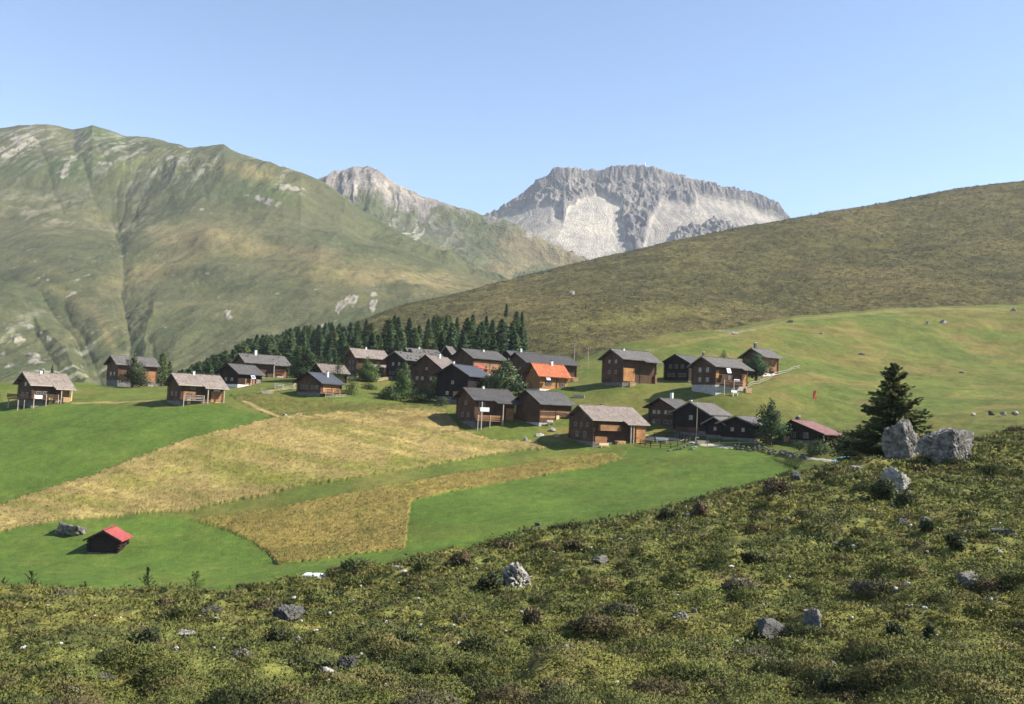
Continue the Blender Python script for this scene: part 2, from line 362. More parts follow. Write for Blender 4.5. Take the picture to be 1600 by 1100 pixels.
for L, w, h_ in (('-40 420 60 450 110 505 165 600', 24, -11), ('178 330 192 400 198 480 206 545 212 610', 26, -12), ('100 470 135 520 172 600', 15, -5), ('300 430 240 440 200 470', 18, -4), ('235 520 246 560 250 610', 12, -4), ('40 480 70 540 110 610', 20, -6),
                 ('240 222 205 280 190 330', 14, -7), ('205 232 185 290 185 340', 13, -6), ('150 205 165 260 180 330', 16, -6), ('95 205 130 260 160 330', 14, -6), ('60 215 75 280 100 330', 14, -6), ('265 240 225 300 195 345', 16, -7),
                 ('352 285 335 305 310 325 270 350 200 374', 24, 9), ('470 280 430 330 400 360 330 372', 34, 9), ('-20 400 60 408 150 425', 34, 7), ('20 470 100 540 130 600', 20, 7), ('240 470 225 540 228 610', 18, 6), ('540 320 530 370 500 400', 24, 8), ('620 365 590 410 560 440', 26, 5), ('700 400 660 430 600 455', 20, 4)):
    P[..., 2] += h_ * .62 * np.exp(-seg_d(PL(L)) / w) * (1 - .8 * crest)
for (bu_, bv_, ra, rb, h_) in ((322, 385, 26, 10, 7), (385, 392, 24, 8, 5), (440, 385, 26, 8, 5), (300, 415, 40, 8, 4), (560, 412, 34, 12, 6), (350, 425, 50, 8, 5), (480, 440, 50, 10, 4), (90, 395, 60, 18, 6), (640, 430, 30, 8, 4)):
    P[..., 2] += h_ * np.exp(-((U0 - bu_) / ra) ** 2 - ((V0 - bv_) / rb) ** 2)
U, V = pix(P)
n1 = fbm(X / 160, Y / 200, 4, 56); n2 = fbm(X / 35, Y / 60, 4, 57); n3 = fbm(X / 10, Y / 14, 3, 58); st = fbm(gx / 18, Y / 190, 4, 59)
def blob(u, v, a, b, rot=0.):
    du, dv = U - u, V - v; c, s = math.cos(rot), math.sin(rot)
    return np.exp(-(((du * c + dv * s) / a) ** 2 + ((-du * s + dv * c) / b) ** 2))
C = np.zeros(P.shape); C[:] = (.084, .088, .046)
C = mixc(C, (.112, .104, .058), sstep(-.15, .4, n1 + .4 * n2) * .7)
C = mixc(C, (.060, .072, .036), sstep(.0, .35, -n1 + .6 * n2) * .7)
tan_ = np.clip(blob(330, 375, 90, 22, .12) + .9 * blob(240, 420, 70, 18, -.3) + .8 * blob(560, 430, 150, 22, .1) + .8 * blob(470, 395, 80, 10, .1) + .7 * blob(400, 270, 60, 12, .25) + .5 * blob(100, 460, 60, 10, .5) + .6 * blob(165, 520, 40, 6, 1.1) + .5 * blob(60, 415, 70, 9, .35) + .5 * blob(690, 440, 80, 14, .1), 0, 1)
C = mixc(C, (.215, .168, .088), tan_ * sstep(-.55, .05, n2 + .3 * n3) * .9)
grn = np.clip(blob(160, 210, 40, 14, .3) + .5 * blob(420, 300, 60, 20) + .5 * blob(100, 260, 120, 20), 0, 1)
C = mixc(C, (.075, .110, .042), grn * .8)
dark = np.clip(blob(90, 400, 80, 25) + .7 * blob(450, 370, 60, 30) + .8 * blob(310, 320, 45, 22, -.6) + .8 * blob(330, 385, 30, 10) + .6 * blob(370, 425, 45, 14) + .5 * blob(525, 345, 40, 20), 0, 1)
C = mixc(C, (.085, .085, .052), dark * sstep(-.4, .1, n2) * .8)
scree = np.clip(blob(80, 315, 70, 16) + .8 * blob(20, 320, 60, 12, .5) + .8 * blob(90, 345, 140, 8, .1) + .8 * blob(220, 335, 30, 30, -.6), 0, 1)
C = mixc(C, (.235, .205, .150), scree * sstep(-.2, .35, n2 + .6 * n3) * .75)
streak = sstep(.22, .5, st + .3 * n3)
C = mixc(C, (.34, .32, .26), streak * np.clip(sstep(310, 250, V) + .75 * sstep(440, 560, V) * sstep(300, 150, U), 0, 1) * .8)
rock = np.clip(blob(35, 220, 32, 14) + blob(15, 240, 30, 10) + blob(110, 250, 14, 9) + .9 * blob(100, 270, 18, 12, .6) + .9 * blob(165, 255, 14, 7) + blob(265, 248, 10, 8) + blob(287, 250, 16, 5) + .8 * blob(192, 236, 8, 4) + .8 * blob(225, 238, 8, 5) + .9 * blob(440, 292, 20, 6) + .9 * blob(420, 315, 45, 7, .3) + .7 * blob(320, 330, 20, 8, .5) + .8 * blob(470, 300, 22, 8, .5)
               + blob(545, 470, 20, 12, -.6) + blob(583, 470, 8, 30, .15) + .9 * blob(530, 487, 6, 10) + blob(355, 490, 12, 8, .8) + blob(40, 545, 55, 12, .8) + .8 * blob(10, 560, 30, 18, .8) + .9 * blob(60, 520, 40, 6, .5) + .8 * blob(115, 455, 6, 14, .5) + .8 * blob(310, 427, 24, 4) + .8 * blob(75, 440, 22, 4, .9) + .6 * blob(230, 525, 16, 5, -.7) + .6 * blob(450, 500, 12, 4), 0, 1)
n5 = fbm(X / 9, Y / 22, 4, 63)
rk = sstep(.34, .56, rock * (.55 + .5 * n2 + 1.15 * n5))
specks = sstep(.50, .62, n3 + .35 * n2) * .75 * sstep(345, 400, V)
upm = sstep(335, 235, V) * sstep(430, 230, U); C = mixc(C, (.19, .178, .155), upm * sstep(.02, .38, n5 + .5 * st + .2 * n2) * .8)
C = mixc(C, (.060, .066, .034), sstep(.12, .45, fbm(X / 14, Y / 26, 4, 64) - .3 * n1) * .55)
C = mixc(C, (.120, .120, .066), sstep(.18, .5, fbm(X / 8, Y / 30, 4, 65)) * .5)
C *= np.array([.93, .965, .92])
C = mixc(C, (.27, .25, .215), np.maximum(rk * .8, specks))
C = mixc(C, (.15, .145, .15), np.clip(blob(265, 248, 12, 8) + blob(290, 250, 18, 5) + .8 * blob(192, 236, 8, 5) + .8 * blob(225, 238, 9, 5) + .5 * blob(420, 315, 45, 7, .3), 0, 1) * rk)
P[..., 2] += rk * (2.2 * ridged(X / 14, Y / 22, 3, 60) - .5) * (1 - .6 * crest)
mountD = link_mesh('mountain_slope', np_mesh('mountain_slope', P.reshape(-1, 3), grid_faces(len(us), 480), C.reshape(-1, 3)), ground_mat('alpine_turf', (.012, .06, .3), .8, 1.2, .5, 2.0), smooth=True)
tag(mountD, kind='structure')
DP, Dt, Dus = P, t, us

# ---- middle peak
E_CREST = '''350 400 420 345 470 310 490 294 504 285 530 276 548 270 566 268 575 265 583 268 589 273 600 280 625 294 637 302 650 305 660 311 690 321 717 330 735 333 753 341 770 343 800 353 830 369 870 388 907 405 960 430 1050 470'''
E_ROWS = [('350 560 1050 560', '350 1400 1050 1450'), ('350 470 1050 540', '350 1600 1050 1600'), ('350 430 500 400 620 400 760 420 900 440 1050 500', '350 1780 1050 1750'),
          ('350 410 500 330 575 325 660 355 760 378 830 400 907 425 1050 480', '350 1980 700 1980 1050 1860'), (E_CREST, '350 2150 575 2200 700 2150 1050 1950'), ('350 520 575 400 700 440 1050 560', '350 2600 1050 2500')]
us = np.linspace(350, 1050, 640)
P, t = loft(us, E_ROWS, 260); X, Y = P[..., 0], P[..., 1]; U0, V0 = pix(P)
crest = np.exp(-((t[None] - 4) / .25) ** 2)
rockm = sstep(745, 560, U0) * sstep(2.6, 3.2, t)[None]
gx = X + 40 * fbm(X / 150, Y / 150, 3, 71)
P[..., 2] += 18 * fbm(X / 200, Y / 200, 3, 72) * (1 - .8 * crest) + rockm * 16 * ridged(gx / 55, Y / 240, 4, 73) * (1 - .5 * crest) + 5 * ridged(X / 40, Y / 60, 4, 74) * (1 - .3 * crest)
U, V = pix(P); n1 = fbm(X / 120, Y / 160, 4, 75); n2 = fbm(X / 30, Y / 60, 4, 76); st = fbm(gx / 20, Y / 200, 4, 77); n3 = fbm(X / 10, Y / 14, 3, 78)
C = np.zeros(P.shape); C[:] = (.092, .104, .054)
C = mixc(C, (.19, .152, .088), sstep(.0, .4, n1 + (U - 700) / 500 * .8) * sstep(330, 380, V) * .7)
C = mixc(C, (.105, .105, .085), np.clip(blob(690, 355, 45, 22, .5) + .8 * blob(640, 345, 30, 20), 0, 1) * sstep(-.4, .2, n2) * .8)
edge = V - pl(PL(E_CREST), U)
rk = sstep(-.15, .25, .5 * n2 + .9 * sstep(60, 8, edge) * sstep(720, 610, U) + .4 * sstep(16, 3, edge) - .45)
C = mixc(C, (.25, .226, .205), rk)
C = mixc(C, (.17, .155, .15), rk * sstep(.0, .4, n3 + n2) * .8)
C = mixc(C, (.42, .395, .345), sstep(.05, .35, st + .2 * n3) * sstep(750, 600, U) * np.exp(-((edge - 55) / 32) ** 2) * .85)
mountE = link_mesh('mountain', np_mesh('mountain', P.reshape(-1, 3), grid_faces(len(us), 260), C.reshape(-1, 3)), ground_mat('alpine_rock_turf', (.008, .04, .2), .7, 1.3, .8, 6), smooth=True)
tag(mountE, kind='structure')

# ---- far rocky peak with the scree fan
F_CREST = '''640 420 700 372 740 352 765 339 780 333 793 325 808 314 822 302 834 292 848 282 860 276 866 270 874 265 880 267 888 270 896 267 907 269 915 271 926 269 938 273 950 268 962 266 975 266 988 261 1000 263 1017 268 1035 271 1050 275 1062 278 1074 282 1098 290 1121 299 1140 301 1159 306 1175 308 1192 314 1205 320 1216 328 1226 340 1245 362 1300 410'''
F_ROWS = [('640 520 1300 520', '640 2200 1300 2300'), ('640 470 1300 450', '640 2450 1300 2500'), ('640 450 765 400 860 395 960 400 1100 385 1226 385 1300 430', '640 2680 1300 2700'),
          ('640 435 765 372 860 330 960 335 1080 335 1160 345 1226 362 1300 420', '640 2960 860 2960 1300 2960'), ('640 428 765 352 860 298 960 292 1060 300 1160 323 1226 350 1300 415', '640 3130 1300 3150'),
          (F_CREST, '640 3200 1300 3240'), ('640 470 860 330 1000 330 1226 400 1300 460', '640 3600 1300 3600')]
us = np.linspace(640, 1300, 900)
P, t = loft(us, F_ROWS, 420); X, Y = P[..., 0], P[..., 1]; U0, V0 = pix(P)
crest = np.exp(-((t[None] - 5) / .35) ** 2)
edge = V0 - pl(PL(F_CREST), U0)
fan = np.clip(inpoly(U0 + 7 * perlin(U0 / 18, V0 / 30, 3), V0 + 6 * perlin(U0 / 14, V0 / 14, 4), [(905, 318), (935, 300), (950, 316), (975, 322), (968, 345), (978, 375), (990, 400), (985, 440), (930, 440), (905, 405), (868, 378), (876, 350), (892, 330)]).astype(float), 0, 1)
fan2 = np.clip(inpoly(U0 + 6 * perlin(U0 / 18, V0 / 30, 5), V0 + 5 * perlin(U0 / 14, V0 / 14, 6), [(800, 330), (850, 318), (880, 330), (870, 380), (905, 410), (860, 415), (780, 370), (765, 345)]).astype(float) + inpoly(U0, V0, [(1035, 312), (1090, 325), (1140, 345), (1115, 350), (1060, 360), (1045, 400), (1000, 410), (1015, 350)]) + inpoly(U0 + 5 * perlin(U0 / 18, V0 / 30, 8), V0, [(1085, 305), (1170, 322), (1226, 345), (1226, 370), (1130, 355), (1090, 335)]), 0, 1)
soft = np.clip(fan + .75 * fan2, 0, 1)
k = np.ones(9) / 9
for ax in (0, 1):
    for _ in range(2): soft = np.apply_along_axis(lambda a: np.convolve(np.pad(a, 4, 'edge'), k, 'valid'), ax, soft)
gx = X + 50 * fbm(X / 170, Y / 170, 3, 81)
soft = sstep(.0, .75, soft); rough = 1 - .975 * soft
P[..., 2] += rough * (19 * (ridged(gx / 95, Y / 330, 4, 82) - .1) * (1 - .9 * crest) + 24 * ridged(X / 60 + .4 * Y / 60, Y / 85, 4, 83) * (1 - .88 * crest) + 9 * ridged(X / 22, Y / 30, 3, 84)) + soft * 2.0 * ridged(gx / 26, Y / 500, 3, 85)
U, V = pix(P); n1 = fbm(X / 120, Y / 120, 4, 86); n2 = fbm(X / 25, Y / 40, 4, 87); st = fbm(gx / 16, Y / 260, 4, 88)
C = np.zeros(P.shape); C[:] = (.175, .162, .160)
C = mixc(C, (.25, .226, .205), sstep(-.1, .4, n1 + .4 * n2) * .8)
C = mixc(C, (.115, .112, .118), sstep(.05, .4, -n1 + .6 * n2) * .7)
C = mixc(C, (.36, .325, .285), fan2 * (.45 + .45 * sstep(-.2, .3, st)))
C = mixc(C, (.44, .40, .35), fan * (.72 + .25 * sstep(-.2, .3, st)))
C = mixc(C, (.36, .33, .29), np.clip(fan, 0, 1) * sstep(.2, .45, st) * .5)
C = mixc(C, (.13, .145, .095), sstep(800, 745, U) * sstep(-.3, .2, n1) * .8)
mountF = link_mesh('rocky_mountain', np_mesh('rocky_mountain', P.reshape(-1, 3), grid_faces(len(us), 420), C.reshape(-1, 3)), ground_mat('bare_rock', (.01, .05, .2), .75, 1.25, 1.0, 6), smooth=True)
tag(mountF, kind='structure')

# ------------------------------------------------------------------ near slope
A_BROW = PL('-300 965 0 942 250 936 400 927 480 914 600 890 700 871 800 851 900 836 1000 815 1100 790 1180 764 1250 742 1330 727 1400 716 1460 704 1530 692 1600 682 1900 640')
A_BY = PL('-300 52 0 50 300 46 480 43 600 42 800 46 1000 52 1180 60 1250 64 1400 76 1530 82 1600 85 1900 92')
bu = np.linspace(-300, 1900, 30); brow = at(bu, pl(A_BROW, bu), pl(A_BY, bu))
bu2 = np.linspace(-300, 1900, 12); b2 = at(bu2, pl(A_BROW, bu2), pl(A_BY, bu2) * 1.55); b2[:, 2] = np.minimum(zB(b2[:, 0], b2[:, 1]) - 1.5, b2[:, 2])
b3 = at(bu2, pl(A_BROW, bu2), pl(A_BY, bu2) * 1.22); b3[:, 2] -= np.interp(bu2, [0, 900, 1400, 1900], [3.2, 2.6, 1.4, 1.0])
A_PTS = np.concatenate([brow, b2, b3, pts3('''
 0 1100 13 400 1100 12.5 800 1100 12 1200 1100 11.5 1600 1100 11  -300 1100 14 1900 1100 11
 0 1000 29 300 1000 26 600 1000 22 900 1000 20 1200 1000 18 1600 1000 16.5
 900 920 30 1200 880 30 1600 880 27 1300 800 42 1600 780 44 1050 850 38 600 930 33 300 955 38 1450 745 60 1600 720 62'''),
 np.array([[0, 0, -1.75], [-8, 0, -3.4], [8, 0, -.9], [0, -12, -1.2], [-12, -12, -3.2], [12, -12, 0], [25, 0, .3], [-25, 0, -6.], [25, 12, -1.2]])])
zA0 = TPS(A_PTS, lam=.002)
def zA(x, y):
    x = np.asarray(x, float); y = np.asarray(y, float)
    d = np.hypot(x, y); k = sstep(4, 14, d)
    return zA0(x, y) + k * (.34 * fbm(x / 5.5, y / 5.5, 3, 91) + .78 * np.maximum(0, fbm(x / 2.6, y / 2.6, 3, 92)) + .16 * np.maximum(0, fbm(x / 1.1, y / 1.1, 2, 93)))
us = np.concatenate([np.linspace(-1400, -330, 60)[:-1], np.linspace(-330, 1930, 950), np.linspace(1930, 3000, 60)[1:]]); xx = (us - CX) / FPX
Yr = np.concatenate([np.linspace(-14, 7, 30)[:-1], np.geomspace(7, 125, 640)])
X = xx[:, None] * np.maximum(Yr, 9)[None] * np.ones((1, len(Yr))); Y = np.broadcast_to(Yr, X.shape)
Z = zA(X, Y)
A_n = lambda x, y: (fbm(x / 4, y / 4, 4, 94), fbm(x / 1.1, y / 1.3, 4, 95), fbm(x / 14, y / 14, 3, 96))
n1, n2, n3 = A_n(X, Y)
C = np.zeros(X.shape + (3,)); C[:] = (.145, .150, .044)
C = mixc(C, (.165, .148, .048), sstep(0, .4, n1)); C = mixc(C, (.085, .070, .036), sstep(.05, .4, n2) * .7)
P = np.stack([X, Y, Z], -1)
near = link_mesh('heath_slope', np_mesh('heath_slope', P.reshape(-1, 3), grid_faces(len(us), len(Yr)), C.reshape(-1, 3)), ground_mat('heath_soil', (.5, 3, 14), .6, 1.4, .8, .06), smooth=True)
tag(near, kind='structure')
def hitA(u, v): return hitB(u, v, 7, 130, zA)

# ------------------------------------------------------------------ valley air
def haze():
    me = bpy.data.meshes.new('haze'); bm = bmesh.new(); bmesh.ops.create_cube(bm, size=1); bm.to_mesh(me); bm.free()
    me.transform(Matrix.Translation((200, 1700, 420)) @ Matrix.Diagonal((4400, 4200, 1200, 1)))
    m = bpy.data.materials.new('valley_air'); m.use_nodes = True; n = m.node_tree.nodes; n.remove(n['Principled BSDF'])
    v = n.new('ShaderNodeVolumePrincipled'); v.inputs['Color'].default_value = (.80, .88, 1, 1); v.inputs['Density'].default_value = HAZE
    v.inputs['Anisotropy'].default_value = 0.0
    m.node_tree.links.new(v.outputs[0], n['Material Output'].inputs['Volume'])
    tag(link_mesh('haze', me, m), kind='stuff')
HAZE = 6e-5
haze()
# ------------------------------------------------------------------ vegetation materials and leaf clouds
def leaf_mat(name, trans=.3, rough=.8, jitter=.25, gmix=.45):
    m, n, l, b = mat_new(name)
    a = n.new('ShaderNodeAttribute'); a.attribute_name = 'albedo'
    t = noise_node(n, l, 1.3, 3); r = ramp(n, l, t.outputs['Fac'], [(.3, ((1 - jitter) * .84,) * 3), (.7, ((1 + jitter) * .84,) * 3)])
    x = n.new('ShaderNodeMix'); x.data_type = 'RGBA'; x.blend_type = 'MULTIPLY'; x.inputs[0].default_value = 1
    l.new(a.outputs['Color'], x.inputs[6]); l.new(r.outputs[0], x.inputs[7])
    b.inputs['Roughness'].default_value = rough; b.inputs['Specular IOR Level'].default_value = .15
    l.new(x.outputs[2], b.inputs['Base Color'])
    an = n.new('ShaderNodeAttribute'); an.attribute_name = 'clump_normal'; vt = n.new('ShaderNodeVectorTransform'); vt.vector_type = 'NORMAL'; vt.convert_from = 'OBJECT'; vt.convert_to = 'WORLD'
    ge = n.new('ShaderNodeNewGeometry'); sc1 = n.new('ShaderNodeVectorMath'); sc1.operation = 'SCALE'; sc1.inputs['Scale'].default_value = gmix
    ad = n.new('ShaderNodeVectorMath'); ad.operation = 'ADD'; nm = n.new('ShaderNodeVectorMath'); nm.operation = 'NORMALIZE'
    l.new(an.outputs['Vector'], vt.inputs[0]); l.new(ge.outputs['Normal'], sc1.inputs[0]); l.new(vt.outputs[0], ad.inputs[0]); l.new(sc1.outputs[0], ad.inputs[1]); l.new(ad.outputs[0], nm.inputs[0])
    l.new(nm.outputs[0], b.inputs['Normal'])
    tr = n.new('ShaderNodeBsdfTranslucent'); l.new(x.outputs[2], tr.inputs['Color'])
    mx = n.new('ShaderNodeMixShader'); mx.inputs[0].default_value = trans
    l.new(b.outputs[0], mx.inputs[1]); l.new(tr.outputs[0], mx.inputs[2]); l.new(mx.outputs[0], n['Material Output'].inputs['Surface'])
    return m
M_LEAF = leaf_mat('broadleaf', .2); M_NEEDLE = leaf_mat('needles', .22); M_HEATH = leaf_mat('heath_leaves', .12, gmix=.35); M_STRAW = leaf_mat('hay_grass', .05, gmix=.06, jitter=.06); M_SHRUB = leaf_mat('dwarf_shrub', .05, gmix=.15, jitter=.15)
def unit(a): return a / np.maximum(np.linalg.norm(a, axis=-1, keepdims=True), 1e-9)
def leaves(Pc, axis, length, width, colr, nr=None):
    """one lens-shaped quad per leaf, long axis given"""
    n = len(Pc); axis = unit(axis); s = unit(np.cross(axis, rng.normal(size=(n, 3))))
    L = (np.broadcast_to(length, (n,)) * .5)[:, None]; W = (np.broadcast_to(width, (n,)) * .5)[:, None]
    V = np.stack([Pc - axis * L, Pc + s * W, Pc + axis * L, Pc - s * W], 1).reshape(-1, 3)
    return V, np.arange(4 * n).reshape(-1, 4), np.repeat(colr, 4, 0), np.repeat(axis if nr is None else unit(nr), 4, 0)
def blades(Pc, axis, length, width, colr, nr=None):
    n = len(Pc); axis = unit(axis); s = unit(np.cross(axis, rng.normal(size=(n, 3))))
    L = np.broadcast_to(length, (n,))[:, None]; W = (np.broadcast_to(width, (n,)) * .5)[:, None]
    V = np.stack([Pc + s * W, Pc + axis * L, Pc - s * W], 1).reshape(-1, 3)
    return V, np.arange(3 * n).reshape(-1, 3), np.repeat(colr, 3, 0), np.repeat(axis if nr is None else unit(nr), 3, 0)
def tint(base, n, amp=.25, hue=.12):
    b = np.broadcast_to(np.asarray(base, float), (n, 3)); k = 1 + amp * rng.normal(size=(n, 1)); h = 1 + hue * rng.normal(size=(n, 3))
    return np.clip(b * k.clip(.35, 1.9) * h, .004, .9)

# ------------------------------------------------------------------ ground cover of the near slope (nobody could count it)
N = 84000
uu = rng.uniform(-420, 2020, N); Ya = 1 / rng.uniform(1 / 98., 1 / 7.5, N); Ya = np.where(rng.random(N) < .5, rng.uniform(9, 98, N) ** 1.0, Ya)
xa = (uu - CX) / FPX * Ya; keep = Ya < np.interp(uu, A_BY.T[0], A_BY.T[1]) * 1.12
xa, Ya = xa[keep], Ya[keep]; mo_ = 16000; yo_ = rng.uniform(3, 60, mo_) ** 1.0; xo_ = rng.uniform(-1, 1, mo_) * (yo_ * .75 + 28); ko_ = (np.abs(xo_) > .58 * yo_) & (np.hypot(xo_, yo_) > 5); xa, Ya = np.concatenate([xa, xo_[ko_]]), np.concatenate([Ya, yo_[ko_]])
za = zA(xa, Ya); n1, n2, n3 = A_n(xa, Ya); N = len(xa)
nh = fbm(xa / 2.6, Ya / 2.6, 3, 92); nq = fbm(xa / .9, Ya / .9, 3, 97)
kinds = np.array([(.158, .168, .042), (.200, .180, .048), (.135, .112, .050), (.100, .114, .036), (.138, .164, .042), (.27, .23, .10), (.36, .33, .25)])
sc_ = np.stack([.28 + .6 * n1, .16 + .45 * n3 + .5 * n1, -.16 + 1.1 * n2 - .2 * n3 + .5 * nh, -.06 - .9 * n1 + .7 * nh + .5 * nq, .06 - .7 * n3 + .4 * n2 - .3 * nq, -.20 + .5 * n3 - .5 * n2 - .4 * nh, -.42 + .7 * fbm(xa / 3, Ya / 3, 3, 98)], 1) + rng.gumbel(size=(N, 7)) * .09
kd = sc_.argmax(1); tc = kinds[kd] * (1 + .13 * rng.normal(size=(N, 1))).clip(.6, 1.5)
e_ = .25; gn = unit(np.stack([-(zA(xa + e_, Ya) - zA(xa - e_, Ya)) / (2 * e_), -(zA(xa, Ya + e_) - zA(xa, Ya - e_)) / (2 * e_), np.ones(N)], 1))
ts = np.array([.15, .13, .20, .22, .14, .10, .09])[kd] * np.exp(.35 * rng.normal(size=N)) * np.maximum(.62, Ya / 26.) ** .45
# rounded mounds of dwarf shrub that swell out of the sward
MN = 1700; um = rng.uniform(-300, 1900, MN); ym = 1 / rng.uniform(1 / 90., 1 / 9., MN); ym = np.where(rng.random(MN) < .6, rng.uniform(14, 90, MN), ym); xm = (um - CX) / FPX * ym; km = ym < np.interp(um, A_BY.T[0], A_BY.T[1]) * 1.05; xm, ym = xm[km], ym[km]
rm = (.16 + .42 * rng.random(len(xm)) ** 2) * np.maximum(.75, ym / 30) ** .5; zm = zA(xm, ym); mk = np.array([(.085, .100, .034), (.115, .094, .046), (.128, .142, .040), (.165, .150, .052), (.125, .115, .070)])[rng.choice(5, len(xm), p=[.24, .12, .42, .18, .04])]
mc = np.maximum(60, (rm / ym * 1400) ** 2 * 1.7).astype(int).clip(80, 2600); mi = np.repeat(np.arange(len(xm)), mc); dm = rng.normal(size=(len(mi), 3)); dm[:, 2] = np.abs(dm[:, 2]); dm = unit(dm)
lump = 1 + .25 * perlin(dm[:, 0] * 2.3 + mi * 7.1, dm[:, 1] * 2.3 + dm[:, 2] * 2)
mP = np.stack([xm, ym, zm - .05], 1)[mi] + dm * (rm[mi] * lump * rng.random(len(mi)) ** .25)[:, None] * np.array([1.25, 1.1, .62]); mL = .0031 * np.maximum(ym, 9)[mi] * rng.uniform(.6, 1.5, len(mi))
mV = blades(mP, dm + .9 * rng.normal(size=dm.shape), mL, mL * rng.uniform(.35, .7, len(mi)), mk[mi] * (1 + .1 * rng.normal(size=(len(mi), 1))).clip(.5, 1.6), dm * np.array([1, 1, .9]) + np.array([0, 0, .25]))
K = 24
d = rng.normal(size=(N, K, 3)); d[..., 2] = np.abs(d[..., 2]); d = unit(d); rr = rng.random((N, K, 1)) ** .5
Pc = np.stack([xa, Ya, za], 1)[:, None] + d * rr * ts[:, None, None] * np.array([1.4, 1.4, .7]); ax = d * np.array([1, 1, .8]) + .9 * rng.normal(size=d.shape); ax[..., 2] = np.abs(ax[..., 2]) * .7 + .1
ln = (.0029 * np.maximum(Ya, 9)[:, None] * rng.uniform(.6, 1.5, (N, K))); wd = ln * rng.uniform(.35, .7, (N, K))
V, F, Cc, Nn = blades(Pc.reshape(-1, 3), ax.reshape(-1, 3), ln.ravel(), wd.ravel(), (np.repeat(tc, K, 0) * (1 + .09 * rng.normal(size=(N * K, 1))).clip(.5, 1.6)), (d * .75 + gn[:, None] * .9).reshape(-1, 3))
V, F, Cc, Nn = np.concatenate([V, mV[0]]), np.concatenate([F, mV[1] + len(V)]), np.concatenate([Cc, mV[2]]), np.concatenate([Nn, mV[3]])
tag(link_mesh('heath_plants', np_mesh('heath_plants', V, F, Cc, Nn), M_HEATH), kind='stuff')
# dry, unmown grass of the hay strips
ii = np.flatnonzero((gold + brown + .6 * olive).ravel() * (rng.random(gold.size) < .6) > .5); ii = rng.choice(ii, min(42000, len(ii)), False)
gx_, gy_ = MEADOW_N[0].ravel()[ii] + rng.normal(size=len(ii)) * .2, MEADOW_N[1].ravel()[ii] + rng.normal(size=len(ii)) * .25
gz_ = meadow_Z.ravel()[ii]; gb = meadow_C.reshape(-1, 3)[ii]; K = 6; n = len(ii)
ax = rng.normal(size=(n, K, 3)) * .45 + np.array([0, 0, 1.]); Pc = np.stack([gx_, gy_, gz_ - .05], 1)[:, None] + rng.normal(size=(n, K, 3)) * np.array([.25, .25, .03])
V, F, Cc, Nn = blades(Pc.reshape(-1, 3), ax.reshape(-1, 3), rng.uniform(.10, .24, n * K), rng.uniform(.06, .15, n * K), np.repeat(gb, K, 0) * (1.04 + .05 * rng.normal(size=(n * K, 1))).clip(.5, 1.7), np.array([0, 0, 1.]) + .25 * rng.normal(size=(n * K, 3)))
tag(link_mesh('hay_grass', np_mesh('hay_grass', V, F, Cc, Nn), M_STRAW), kind='stuff')
# dwarf shrubs of the hill behind
tw = np.broadcast_to((Ct > .1) & (Ct < 3.25), (len(Cus), len(Ct))).ravel(); ii = rng.choice(np.flatnonzero(tw), 60000, False); cp = CP.reshape(-1, 3)[ii]; cc = hill_C.reshape(-1, 3)[ii]; K = 7; n = len(ii)
s_ = np.exp(.35 * rng.normal(size=n)) * .0008 * cp[:, 1]
d = rng.normal(size=(n, K, 3)); d[..., 2] = np.abs(d[..., 2]); d = unit(d)
Pc = cp[:, None] + d * rng.random((n, K, 1)) ** .5 * s_[:, None, None] * np.array([1.6, 1.6, .7])
V, F, Cc, Nn = blades(Pc.reshape(-1, 3), (d + .7 * rng.normal(size=d.shape)).reshape(-1, 3), np.repeat(s_, K) * rng.uniform(.6, 1.2, n * K), np.repeat(s_, K) * rng.uniform(.4, .8, n * K), np.repeat(cc * (1 + .09 * rng.normal(size=(n, 1))).clip(.4, 1.7), K, 0), (d * .7 + np.array([-.25, -.15, .8])).reshape(-1, 3))
tag(link_mesh('heath_shrubs', np_mesh('heath_shrubs', V, F, Cc, Nn), M_SHRUB), kind='stuff')

